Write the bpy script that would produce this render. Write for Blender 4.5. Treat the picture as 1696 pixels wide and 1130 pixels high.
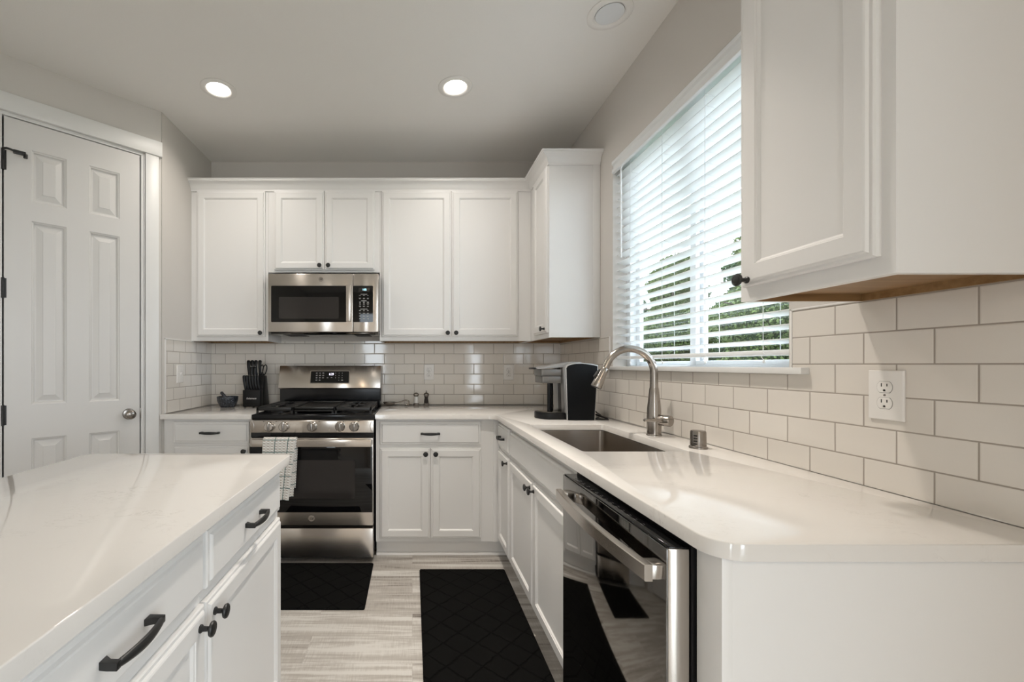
import bpy, bmesh, math, random
from mathutils import Matrix, Vector

# ------------------------------------------------------------------ camera, world, light, exposure
SC = bpy.context.scene
for o in list(bpy.data.objects):
    bpy.data.objects.remove(o)
COL = SC.collection
CAM_H = 1.222
cam_data = bpy.data.cameras.new('camera')
cam_data.sensor_fit = 'HORIZONTAL'
cam_data.sensor_width = 36.0
cam_data.lens = 720.0 / 1696.0 * 36.0
cam_data.shift_x = (848 - 683) / 1696.0
cam_data.shift_y = (605 - 565) / 1696.0
cam_data.clip_start = 0.02
cam = bpy.data.objects.new('camera', cam_data)
cam.location = (0, 0, CAM_H)
cam.rotation_euler = (math.pi / 2, 0, 0)
COL.objects.link(cam)
SC.camera = cam

SC.view_settings.view_transform = 'Standard'
SC.view_settings.look = 'None'
SC.view_settings.gamma = 1.0
SC.view_settings.use_curve_mapping = False
SC.view_settings.exposure = 0.32
SC.cycles.use_denoising = True
SC.cycles.sample_clamp_indirect = 6.0
SC.cycles.max_bounces = 12
SC.cycles.diffuse_bounces = 6
SC.cycles.glossy_bounces = 5
SC.cycles.transparent_max_bounces = 16

XR_ = 1.161
SKY_STRENGTH = 6.6
world = bpy.data.worlds.new('sky')
SC.world = world
world.use_nodes = True
wn = world.node_tree.nodes
bg = wn['Background']
bg.inputs['Color'].default_value = (0.83, 0.92, 1.0, 1)
bg.inputs['Strength'].default_value = SKY_STRENGTH


def area(name, loc, rot, sx, sy, watt, color, portal=False, shape='RECTANGLE', spread=180):
    d = bpy.data.lights.new(name, 'AREA')
    d.shape = shape
    d.size = sx
    d.size_y = sy
    d.energy = watt
    d.color = color
    d.spread = math.radians(spread)
    d.cycles.is_portal = portal
    ob = bpy.data.objects.new(name, d)
    ob.location = loc
    ob.rotation_euler = rot
    COL.objects.link(ob)
    return ob


# daylight comes through the kitchen window and two unseen openings added behind the camera
area('window_portal', (1.30, 1.93, 1.80), (0, math.radians(90), 0), 1.2, 1.2, 1, (1, 1, 1), portal=True)
area('rear_opening_portal', (-0.90, -3.56, 1.20), (math.radians(90), 0, 0), 0.5, 2.3, 1, (1, 1, 1), portal=True)

area('side_door_portal', (XR_ + 0.13, -1.72, 1.2), (0, math.radians(90), 0), 2.3, 1.95, 1, (1, 1, 1), portal=True)  # guides daylight through the opening added in the right wall, no door there

# ------------------------------------------------------------------ constants of the room
XL, XR, YB, ZC = -1.576, 1.161, 3.4075, 2.8145      # left return wall, right wall, back wall, ceiling
CT = 0.914                                          # worktop height
UB, UT = 1.394, 2.4726                              # upper cabinets: bottom and top
YU = 3.10                                           # face of the back upper cabinets
YF = 2.76                                           # face frame of the back base cabinets
XF = 0.555                                          # face frame of the right base cabinets


def lin(r, g, b):
    f = lambda c: (c / 255) / 12.92 if c / 255 <= 0.04045 else ((c / 255 + 0.055) / 1.055) ** 2.4
    return (f(r), f(g), f(b), 1)


# ------------------------------------------------------------------ materials
def new_mat(name):
    m = bpy.data.materials.new(name)
    m.use_nodes = True
    nt = m.node_tree
    return m, nt, nt.nodes['Principled BSDF']


def plain(name, col, rough=0.5, metal=0.0, spec=0.5, bump=0.0, bscale=200.0, coat=0.0):
    m, nt, p = new_mat(name)
    p.inputs['Base Color'].default_value = col
    p.inputs['Roughness'].default_value = rough
    p.inputs['Metallic'].default_value = metal
    p.inputs['Specular IOR Level'].default_value = spec
    p.inputs['Coat Weight'].default_value = coat
    p.inputs['Coat Roughness'].default_value = 0.1
    if bump:
        tc = nt.nodes.new('ShaderNodeTexCoord')
        n = nt.nodes.new('ShaderNodeTexNoise')
        n.inputs['Scale'].default_value = bscale
        n.inputs['Detail'].default_value = 3
        b = nt.nodes.new('ShaderNodeBump')
        b.inputs['Strength'].default_value = bump
        b.inputs['Distance'].default_value = 0.002
        nt.links.new(tc.outputs['Object'], n.inputs['Vector'])
        nt.links.new(n.outputs['Fac'], b.inputs['Height'])
        nt.links.new(b.outputs['Normal'], p.inputs['Normal'])
    return m


def emit(name, col, strength):
    m, nt, p = new_mat(name)
    p.inputs['Base Color'].default_value = col
    p.inputs['Emission Color'].default_value = col
    p.inputs['Emission Strength'].default_value = strength
    return m


def steel(name, col, rough=0.21, aniso=0.9, scratch=0.02):
    """brushed metal; the grain runs along the first UV axis"""
    m, nt, p = new_mat(name)
    p.inputs['Metallic'].default_value = 1.0
    p.inputs['Base Color'].default_value = col
    p.inputs['Roughness'].default_value = rough
    p.inputs['Anisotropic'].default_value = aniso
    p.inputs['Anisotropic Rotation'].default_value = 0.25
    t = nt.nodes.new('ShaderNodeTangent')
    t.direction_type = 'UV_MAP'
    t.uv_map = 'UVMap'
    nt.links.new(t.outputs['Tangent'], p.inputs['Tangent'])
    uv = nt.nodes.new('ShaderNodeUVMap')
    uv.uv_map = 'UVMap'
    mp = nt.nodes.new('ShaderNodeMapping')
    mp.inputs['Scale'].default_value = (6, 900, 1)
    n = nt.nodes.new('ShaderNodeTexNoise')
    n.inputs['Scale'].default_value = 1.0
    n.inputs['Detail'].default_value = 3
    mr = nt.nodes.new('ShaderNodeMapRange')
    mr.inputs['To Min'].default_value = rough - scratch
    mr.inputs['To Max'].default_value = rough + scratch
    nt.links.new(uv.outputs['UV'], mp.inputs['Vector'])
    nt.links.new(mp.outputs['Vector'], n.inputs['Vector'])
    nt.links.new(n.outputs['Fac'], mr.inputs['Value'])
    nt.links.new(mr.outputs['Result'], p.inputs['Roughness'])
    return m


def tile_mat(name, w, h):
    """glazed white subway tile in running bond, UV in metres"""
    m, nt, p = new_mat(name)
    N, L = nt.nodes, nt.links
    uv = N.new('ShaderNodeUVMap'); uv.uv_map = 'UVMap'
    br = N.new('ShaderNodeTexBrick')
    br.offset = 0.5; br.offset_frequency = 2; br.squash = 1.0
    br.inputs['Scale'].default_value = 1.0
    br.inputs['Brick Width'].default_value = w
    br.inputs['Row Height'].default_value = h
    br.inputs['Mortar Size'].default_value = 0.0018
    br.inputs['Mortar Smooth'].default_value = 0.1
    br.inputs['Bias'].default_value = 0.0
    br.inputs['Color1'].default_value = (0.74, 0.70, 0.645, 1)
    br.inputs['Color2'].default_value = (0.71, 0.67, 0.615, 1)
    br.inputs['Mortar'].default_value = (0.34, 0.30, 0.26, 1)
    L.new(uv.outputs['UV'], br.inputs['Vector'])
    L.new(br.outputs['Color'], p.inputs['Base Color'])
    # grout is matt, glaze is shiny
    mr = N.new('ShaderNodeMapRange')
    p.inputs['Specular IOR Level'].default_value = 0.7
    mr.inputs['To Min'].default_value = 0.07
    mr.inputs['To Max'].default_value = 0.8
    L.new(br.outputs['Fac'], mr.inputs['Value'])
    L.new(mr.outputs['Result'], p.inputs['Roughness'])
    # cushioned edge: a second brick pattern with a wide soft joint gives the slope
    b2 = N.new('ShaderNodeTexBrick')
    b2.offset = 0.5; b2.offset_frequency = 2; b2.squash = 1.0
    for k, v in (('Scale', 1.0), ('Brick Width', w), ('Row Height', h), ('Mortar Size', 0.0045), ('Mortar Smooth', 1.0)):
        b2.inputs[k].default_value = v
    L.new(uv.outputs['UV'], b2.inputs['Vector'])
    inv = N.new('ShaderNodeMath'); inv.operation = 'SUBTRACT'
    inv.inputs[0].default_value = 1.0
    L.new(b2.outputs['Fac'], inv.inputs[1])
    nz = N.new('ShaderNodeTexNoise'); nz.inputs['Scale'].default_value = 9.0
    nz.inputs['Detail'].default_value = 1.0
    L.new(uv.outputs['UV'], nz.inputs['Vector'])
    mul = N.new('ShaderNodeMath'); mul.operation = 'MULTIPLY_ADD'
    mul.inputs[1].default_value = 0.5
    L.new(nz.outputs['Fac'], mul.inputs[0])
    L.new(inv.outputs[0], mul.inputs[2])
    bp = N.new('ShaderNodeBump')
    bp.inputs['Strength'].default_value = 0.6
    bp.inputs['Distance'].default_value = 0.0012
    L.new(mul.outputs[0], bp.inputs['Height'])
    L.new(bp.outputs['Normal'], p.inputs['Normal'])
    return m


def quartz_mat():
    m, nt, p = new_mat('white quartz')
    N, L = nt.nodes, nt.links
    tc = N.new('ShaderNodeTexCoord')
    mp = N.new('ShaderNodeMapping')
    mp.inputs['Scale'].default_value = (5, 9, 5)
    mp.inputs['Rotation'].default_value = (0, 0, 0.5)
    n1 = N.new('ShaderNodeTexNoise')
    n1.inputs['Scale'].default_value = 2.2
    n1.inputs['Detail'].default_value = 7
    n1.inputs['Roughness'].default_value = 0.62
    n1.inputs['Distortion'].default_value = 0.8
    rp = N.new('ShaderNodeValToRGB')
    e = rp.color_ramp.elements
    e[0].position = 0.485; e[0].color = (0, 0, 0, 1)
    e[1].position = 0.515; e[1].color = (0, 0, 0, 1)
    c = rp.color_ramp.elements.new(0.5); c.color = (1, 1, 1, 1)
    n2 = N.new('ShaderNodeTexNoise'); n2.inputs['Scale'].default_value = 7.0; n2.inputs['Detail'].default_value = 4
    gate = N.new('ShaderNodeMapRange')
    gate.inputs['From Min'].default_value = 0.5; gate.inputs['From Max'].default_value = 0.75
    mu = N.new('ShaderNodeMath'); mu.operation = 'MULTIPLY'
    mu2 = N.new('ShaderNodeMath'); mu2.operation = 'MULTIPLY'; mu2.inputs[1].default_value = 0.45
    mx = N.new('ShaderNodeMix'); mx.data_type = 'RGBA'
    mx.inputs['A'].default_value = (0.71, 0.685, 0.655, 1)
    mx.inputs['B'].default_value = (0.36, 0.33, 0.305, 1)
    L.new(tc.outputs['Object'], mp.inputs['Vector'])
    L.new(mp.outputs['Vector'], n1.inputs['Vector'])
    L.new(tc.outputs['Object'], n2.inputs['Vector'])
    L.new(n1.outputs['Fac'], rp.inputs['Fac'])
    L.new(n2.outputs['Fac'], gate.inputs['Value'])
    L.new(rp.outputs['Color'], mu.inputs[0])
    L.new(gate.outputs['Result'], mu.inputs[1])
    L.new(mu.outputs[0], mu2.inputs[0])
    L.new(mu2.outputs[0], mx.inputs['Factor'])
    L.new(mx.outputs['Result'], p.inputs['Base Color'])
    p.inputs['Roughness'].default_value = 0.06
    p.inputs['Specular IOR Level'].default_value = 0.75
    return m


def floor_mat():
    """grey driftwood vinyl planks running left to right"""
    m, nt, p = new_mat('grey driftwood planks')
    N, L = nt.nodes, nt.links
    tc = N.new('ShaderNodeTexCoord')
    br = N.new('ShaderNodeTexBrick')
    br.offset = 0.37; br.offset_frequency = 2
    br.inputs['Scale'].default_value = 1.0
    br.inputs['Brick Width'].default_value = 1.22
    br.inputs['Row Height'].default_value = 0.178
    br.inputs['Mortar Size'].default_value = 0.0008
    br.inputs['Mortar Smooth'].default_value = 0.1
    br.inputs['Bias'].default_value = 0.0
    br.inputs['Color1'].default_value = (0, 0, 0, 1)
    br.inputs['Color2'].default_value = (1, 1, 1, 1)
    br.inputs['Mortar'].default_value = (0.5, 0.5, 0.5, 1)
    L.new(tc.outputs['Object'], br.inputs['Vector'])
    # shift the grain from plank to plank
    off = N.new('ShaderNodeVectorMath'); off.operation = 'MULTIPLY_ADD'
    off.inputs[1].default_value = (3.0, 2.0, 0)
    mp = N.new('ShaderNodeMapping')
    mp.inputs['Scale'].default_value = (0.9, 15, 1)
    L.new(br.outputs['Color'], off.inputs[0])
    L.new(tc.outputs['Object'], off.inputs[2])
    L.new(off.outputs['Vector'], mp.inputs['Vector'])
    n1 = N.new('ShaderNodeTexNoise')
    n1.inputs['Scale'].default_value = 1.5; n1.inputs['Detail'].default_value = 8
    n1.inputs['Roughness'].default_value = 0.65; n1.inputs['Distortion'].default_value = 0.5
    L.new(mp.outputs['Vector'], n1.inputs['Vector'])
    # crosswise saw marks
    mp2 = N.new('ShaderNodeMapping'); mp2.inputs['Scale'].default_value = (160, 14, 1)
    n2 = N.new('ShaderNodeTexNoise'); n2.inputs['Scale'].default_value = 1.0; n2.inputs['Detail'].default_value = 2
    L.new(off.outputs['Vector'], mp2.inputs['Vector'])
    L.new(mp2.outputs['Vector'], n2.inputs['Vector'])
    rp = N.new('ShaderNodeValToRGB')
    rp.color_ramp.interpolation = 'EASE'
    e = rp.color_ramp.elements
    e[0].position = 0.29; e[0].color = (0.15, 0.128, 0.108, 1)
    e[1].position = 0.62; e[1].color = (0.60, 0.58, 0.545, 1)
    c = e.new(0.46); c.color = (0.41, 0.38, 0.345, 1)
    mixn = N.new('ShaderNodeMath'); mixn.operation = 'MULTIPLY_ADD'; mixn.inputs[1].default_value = 0.14
    sub = N.new('ShaderNodeMath'); sub.operation = 'SUBTRACT'; sub.inputs[1].default_value = 0.5
    L.new(n2.outputs['Fac'], sub.inputs[0])
    L.new(sub.outputs[0], mixn.inputs[0])
    L.new(n1.outputs['Fac'], mixn.inputs[2])
    pl = N.new('ShaderNodeMath'); pl.operation = 'MULTIPLY_ADD'; pl.inputs[1].default_value = 0.09
    L.new(br.outputs['Color'], pl.inputs[0])
    L.new(mixn.outputs[0], pl.inputs[2])
    sb2 = N.new('ShaderNodeMath'); sb2.operation = 'SUBTRACT'; sb2.inputs[1].default_value = 0.03
    L.new(pl.outputs[0], sb2.inputs[0])
    L.new(sb2.outputs[0], rp.inputs['Fac'])
    mx = N.new('ShaderNodeMix'); mx.data_type = 'RGBA'
    mx.inputs['B'].default_value = (0.12, 0.10, 0.085, 1)
    mm = N.new('ShaderNodeMath'); mm.operation = 'MULTIPLY'; mm.inputs[1].default_value = 0.25
    L.new(br.outputs['Fac'], mm.inputs[0])
    L.new(mm.outputs[0], mx.inputs['Factor'])
    L.new(rp.outputs['Color'], mx.inputs['A'])
    L.new(mx.outputs['Result'], p.inputs['Base Color'])
    p.inputs['Roughness'].default_value = 0.42
    bp = N.new('ShaderNodeBump'); bp.inputs['Strength'].default_value = 0.25; bp.inputs['Distance'].default_value = 0.001
    L.new(n1.outputs['Fac'], bp.inputs['Height'])
    L.new(bp.outputs['Normal'], p.inputs['Normal'])
    return m


def wood_mat():
    m, nt, p = new_mat('raw maple underside')
    N, L = nt.nodes, nt.links
    tc = N.new('ShaderNodeTexCoord')
    mp = N.new('ShaderNodeMapping'); mp.inputs['Scale'].default_value = (40, 3, 40)
    n = N.new('ShaderNodeTexNoise'); n.inputs['Scale'].default_value = 1.5; n.inputs['Detail'].default_value = 5
    rp = N.new('ShaderNodeValToRGB')
    e = rp.color_ramp.elements
    e[0].position = 0.3; e[0].color = (0.21, 0.115, 0.045, 1)
    e[1].position = 0.7; e[1].color = (0.32, 0.19, 0.085, 1)
    L.new(tc.outputs['Object'], mp.inputs['Vector']); L.new(mp.outputs['Vector'], n.inputs['Vector'])
    L.new(n.outputs['Fac'], rp.inputs['Fac']); L.new(rp.outputs['Color'], p.inputs['Base Color'])
    p.inputs['Roughness'].default_value = 0.45
    return m


def glass_pane():
    m = bpy.data.materials.new('window glass')
    m.use_nodes = True
    nt = m.node_tree; N, L = nt.nodes, nt.links
    N.remove(N['Principled BSDF'])
    out = N['Material Output']
    tr = N.new('ShaderNodeBsdfTransparent'); tr.inputs['Color'].default_value = (0.975, 0.982, 0.99, 1)
    gl = N.new('ShaderNodeBsdfGlossy'); gl.inputs['Roughness'].default_value = 0.02
    fr = N.new('ShaderNodeFresnel'); fr.inputs['IOR'].default_value = 1.45
    geo = N.new('ShaderNodeNewGeometry')       # same reflectance from both faces of the pane
    io = N.new('ShaderNodeMath'); io.operation = 'MULTIPLY_ADD'
    io.inputs[1].default_value = 1 / 1.45 - 1.45; io.inputs[2].default_value = 1.45
    L.new(geo.outputs['Backfacing'], io.inputs[0]); L.new(io.outputs[0], fr.inputs['IOR'])
    mx = N.new('ShaderNodeMixShader')
    L.new(fr.outputs['Fac'], mx.inputs['Fac']); L.new(tr.outputs[0], mx.inputs[1]); L.new(gl.outputs[0], mx.inputs[2])
    L.new(mx.outputs[0], out.inputs['Surface'])
    return m


def slat_mat():
    m, nt, p = new_mat('white blind slats')
    N, L = nt.nodes, nt.links
    p.inputs['Base Color'].default_value = (0.88, 0.88, 0.87, 1)
    p.inputs['Roughness'].default_value = 0.35
    tl = N.new('ShaderNodeBsdfTranslucent'); tl.inputs['Color'].default_value = (0.89, 0.92, 0.95, 1)
    mx = N.new('ShaderNodeMixShader'); mx.inputs['Fac'].default_value = 0.27
    L.new(p.outputs[0], mx.inputs[1]); L.new(tl.outputs[0], mx.inputs[2])
    L.new(mx.outputs[0], N['Material Output'].inputs['Surface'])
    return m


def granite_mat():
    m, nt, p = new_mat('speckled dark granite')
    N, L = nt.nodes, nt.links
    tc = N.new('ShaderNodeTexCoord')
    v = N.new('ShaderNodeTexNoise'); v.inputs['Scale'].default_value = 130; v.inputs['Detail'].default_value = 4
    v.inputs['Roughness'].default_value = 0.7
    rp = N.new('ShaderNodeValToRGB')
    e = rp.color_ramp.elements
    e[0].position = 0.44; e[0].color = (0.008, 0.009, 0.012, 1)
    e[1].position = 0.70; e[1].color = (0.20, 0.23, 0.28, 1)
    c = e.new(0.55); c.color = (0.032, 0.038, 0.048, 1)
    L.new(tc.outputs['Object'], v.inputs['Vector']); L.new(v.outputs['Fac'], rp.inputs['Fac'])
    L.new(rp.outputs['Color'], p.inputs['Base Color'])
    p.inputs['Roughness'].default_value = 0.4
    return m


def towel_mat():
    """white waffle towel, beige and grey weave, dark teal window-pane lines; UV in metres"""
    m, nt, p = new_mat('checked waffle cotton')
    N, L = nt.nodes, nt.links
    uv = N.new('ShaderNodeUVMap'); uv.uv_map = 'UVMap'
    sx = N.new('ShaderNodeSeparateXYZ'); L.new(uv.outputs['UV'], sx.inputs[0])

    def math_(op, a, b=None, c=None):
        n = N.new('ShaderNodeMath'); n.operation = op
        for i, v in enumerate((a, b, c)):
            if v is None:
                continue
            if isinstance(v, (int, float)):
                n.inputs[i].default_value = v
            else:
                L.new(v, n.inputs[i])
        return n.outputs[0]

    def line(src, pitch, phase, width):
        a = math_('ADD', src, phase)
        f = math_('PINGPONG', a, pitch / 2)
        return math_('LESS_THAN', f, width / 2)
    lx = line(sx.outputs['X'], 0.078, 0.026, 0.0055)
    ly = line(sx.outputs['Y'], 0.072, 0.0, 0.005)
    lines = math_('MAXIMUM', lx, ly)
    wx = math_('SINE', math_('MULTIPLY', sx.outputs['X'], 2 * math.pi / 0.024))
    wy = math_('SINE', math_('MULTIPLY', sx.outputs['Y'], 2 * math.pi / 0.0155))
    prod = math_('MULTIPLY', wx, wy)
    waf = math_('MULTIPLY_ADD', prod, 0.35, math_('MULTIPLY_ADD', wy, 0.25, 0.5))
    rp = N.new('ShaderNodeValToRGB')
    e = rp.color_ramp.elements
    e[0].position = 0.1; e[0].color = (0.47, 0.42, 0.37, 1)
    e[1].position = 0.75; e[1].color = (0.80, 0.80, 0.78, 1)
    L.new(waf, rp.inputs['Fac'])
    mx = N.new('ShaderNodeMix'); mx.data_type = 'RGBA'
    mx.inputs['B'].default_value = (0.13, 0.19, 0.18, 1)
    L.new(lines, mx.inputs['Factor']); L.new(rp.outputs['Color'], mx.inputs['A'])
    L.new(mx.outputs['Result'], p.inputs['Base Color'])
    p.inputs['Roughness'].default_value = 0.95
    bp = N.new('ShaderNodeBump'); bp.inputs['Strength'].default_value = 0.8; bp.inputs['Distance'].default_value = 0.003
    L.new(waf, bp.inputs['Height']); L.new(bp.outputs['Normal'], p.inputs['Normal'])
    return m


def mat_mat():
    """black tufted mat with sunken diamond lines and a border line; UV in metres"""
    m, nt, p = new_mat('black tufted mat')
    N, L = nt.nodes, nt.links
    uv = N.new('ShaderNodeUVMap'); uv.uv_map = 'UVMap'
    rot = N.new('ShaderNodeMapping'); rot.inputs['Rotation'].default_value = (0, 0, math.radians(45))
    L.new(uv.outputs['UV'], rot.inputs['Vector'])
    sx = N.new('ShaderNodeSeparateXYZ'); L.new(rot.outputs['Vector'], sx.inputs[0])
    ln = []
    nz = N.new('ShaderNodeTexNoise'); nz.inputs['Scale'].default_value = 28; nz.inputs['Detail'].default_value = 3
    L.new(uv.outputs['UV'], nz.inputs['Vector'])
    for ax, pitch in (('X', 0.105), ('Y', 0.105)):
        wob = N.new('ShaderNodeMath'); wob.operation = 'MULTIPLY_ADD'; wob.inputs[1].default_value = 0.016
        L.new(nz.outputs['Fac'], wob.inputs[0]); L.new(sx.outputs[ax], wob.inputs[2])
        pp = N.new('ShaderNodeMath'); pp.operation = 'PINGPONG'; pp.inputs[1].default_value = pitch / 2
        L.new(wob.outputs[0], pp.inputs[0])
        mr = N.new('ShaderNodeMapRange'); mr.interpolation_type = 'SMOOTHSTEP'
        mr.inputs['From Min'].default_value = 0.001; mr.inputs['From Max'].default_value = 0.006
        L.new(pp.outputs[0], mr.inputs['Value'])
        ln.append(mr.outputs['Result'])
    mn = N.new('ShaderNodeMath'); mn.operation = 'MINIMUM'
    L.new(ln[0], mn.inputs[0]); L.new(ln[1], mn.inputs[1])
    fz = N.new('ShaderNodeTexNoise'); fz.inputs['Scale'].default_value = 420; fz.inputs['Detail'].default_value = 2
    L.new(uv.outputs['UV'], fz.inputs['Vector'])
    hh = N.new('ShaderNodeMath'); hh.operation = 'MULTIPLY_ADD'; hh.inputs[1].default_value = 0.5
    L.new(fz.outputs['Fac'], hh.inputs[0]); L.new(mn.outputs[0], hh.inputs[2])
    bp = N.new('ShaderNodeBump'); bp.inputs['Strength'].default_value = 1.0; bp.inputs['Distance'].default_value = 0.004
    L.new(hh.outputs[0], bp.inputs['Height']); L.new(bp.outputs['Normal'], p.inputs['Normal'])
    mx = N.new('ShaderNodeMix'); mx.data_type = 'RGBA'
    mx.inputs['A'].default_value = (0.0015, 0.0015, 0.0015, 1)
    mx.inputs['B'].default_value = (0.0045, 0.0044, 0.0042, 1)
    L.new(mn.outputs[0], mx.inputs['Factor'])
    L.new(mx.outputs['Result'], p.inputs['Base Color'])
    p.inputs['Roughness'].default_value = 1.0
    p.inputs['Specular IOR Level'].default_value = 0.1
    return m


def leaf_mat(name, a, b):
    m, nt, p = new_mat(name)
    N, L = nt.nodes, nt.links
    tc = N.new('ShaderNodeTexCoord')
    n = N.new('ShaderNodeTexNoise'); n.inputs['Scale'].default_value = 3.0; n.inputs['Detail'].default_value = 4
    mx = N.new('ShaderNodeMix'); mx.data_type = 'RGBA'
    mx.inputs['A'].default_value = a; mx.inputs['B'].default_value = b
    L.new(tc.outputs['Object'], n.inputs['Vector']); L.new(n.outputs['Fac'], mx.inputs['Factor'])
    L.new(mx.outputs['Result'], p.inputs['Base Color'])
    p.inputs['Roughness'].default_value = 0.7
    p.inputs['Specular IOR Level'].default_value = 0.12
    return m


M = {}
M['cab'] = plain('white cabinet paint', (0.76, 0.75, 0.735, 1), 0.38)
M['wall'] = plain('grey wall paint', (0.62, 0.59, 0.555, 1), 0.75, bump=0.12, bscale=160)
M['ceil'] = plain('ceiling paint', (0.80, 0.78, 0.75, 1), 0.85, bump=0.15, bscale=120)
M['trim'] = plain('white trim paint', (0.72, 0.715, 0.70, 1), 0.4)
M['door'] = plain('white door paint', (0.66, 0.645, 0.625, 1), 0.42)
M['black'] = plain('matt black metal', (0.012, 0.012, 0.012, 1), 0.42)
M['plastic'] = plain('black plastic', (0.008, 0.008, 0.009, 1), 0.35, spec=0.3)
M['enamel'] = plain('black enamel', (0.006, 0.006, 0.007, 1), 0.14, spec=0.3)
M['iron'] = plain('black cast iron', (0.009, 0.0085, 0.0085, 1), 0.33, spec=0.5, bump=0.15, bscale=300)
M['blackglass'] = plain('black glass', (0.004, 0.004, 0.0045, 1), 0.03, spec=0.32)
M['greyglass'] = plain('tinted oven glass', (0.030, 0.027, 0.026, 1), 0.05, spec=0.35)
M['steel'] = steel('brushed stainless', (0.60, 0.555, 0.51, 1))
M['steel_dark'] = steel('dark stainless', (0.19, 0.182, 0.172, 1), 0.05, 0.0, 0.015)
M['sink'] = steel('satin sink steel', (0.40, 0.365, 0.33, 1), 0.24, 0.3)
M['nickel'] = plain('brushed nickel', (0.40, 0.37, 0.34, 1), 0.20, 1.0)
M['pewter'] = plain('antique nickel', (0.30, 0.275, 0.25, 1), 0.26, 1.0)
M['silver'] = plain('silver plastic', (0.36, 0.36, 0.36, 1), 0.30, 0.5)
M['silver_dark'] = plain('grey silver plastic', (0.20, 0.195, 0.19, 1), 0.28, 0.6)
M['silver_light'] = plain('pale silver plastic', (0.48, 0.48, 0.48, 1), 0.3, 0.5)
M['keurig'] = plain('dark blue black plastic', (0.004, 0.005, 0.0065, 1), 0.42, spec=0.15)
M['white_plastic'] = plain('white plastic', (0.78, 0.76, 0.73, 1), 0.3)
M['slot'] = plain('dark slot', (0.02, 0.018, 0.016, 1), 0.6)
M['legend'] = plain('pale legend print', (0.42, 0.42, 0.41, 1), 0.5)
M['legend_dim'] = plain('dim legend print', (0.10, 0.10, 0.10, 1), 0.5)
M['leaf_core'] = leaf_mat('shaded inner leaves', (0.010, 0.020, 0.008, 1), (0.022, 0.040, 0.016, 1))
M['vinyl'] = plain('white vinyl', (0.80, 0.82, 0.83, 1), 0.35)
M['tile_back'] = tile_mat('subway tile', 0.15558, 0.0794)
M['tile_right'] = tile_mat('subway tile side', 0.1507, 0.0797)
M['tile_left'] = tile_mat('subway tile return', 0.150, 0.0794)
M['quartz'] = quartz_mat()
M['floor'] = floor_mat()
M['wood'] = wood_mat()
M['glass'] = glass_pane()
M['slat'] = slat_mat()
M['granite'] = granite_mat()
M['towel'] = towel_mat()
M['mat'] = mat_mat()
M['block'] = plain('black stained wood', (0.006, 0.006, 0.0065, 1), 0.45, spec=0.25)
M['salt'] = plain('white salt', (0.75, 0.74, 0.72, 1), 0.6)
M['pepper'] = plain('black peppercorns', (0.03, 0.022, 0.018, 1), 0.7, bump=0.8, bscale=500)
M['lens_on'] = emit('lit lamp lens', (1.0, 0.93, 0.84, 1), 9.0)
M['lens_off'] = plain('unlit lamp lens', (0.74, 0.76, 0.78, 1), 0.25)
M['lcd_blue'] = emit('pale blue digits', (0.45, 0.85, 1.0, 1), 1.6)
M['lcd_white'] = emit('white digits', (0.9, 0.85, 1.0, 1), 1.6)
M['bark'] = plain('tree bark', (0.05, 0.035, 0.025, 1), 0.9, bump=0.6, bscale=30)
M['lawn'] = leaf_mat('lawn grass', (0.035, 0.06, 0.02, 1), (0.06, 0.09, 0.035, 1))
M['leaf_a'] = leaf_mat('mid green leaves', (0.042, 0.064, 0.022, 1), (0.105, 0.14, 0.05, 1))
M['leaf_b'] = leaf_mat('dark green leaves', (0.024, 0.048, 0.022, 1), (0.055, 0.09, 0.04, 1))


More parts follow.
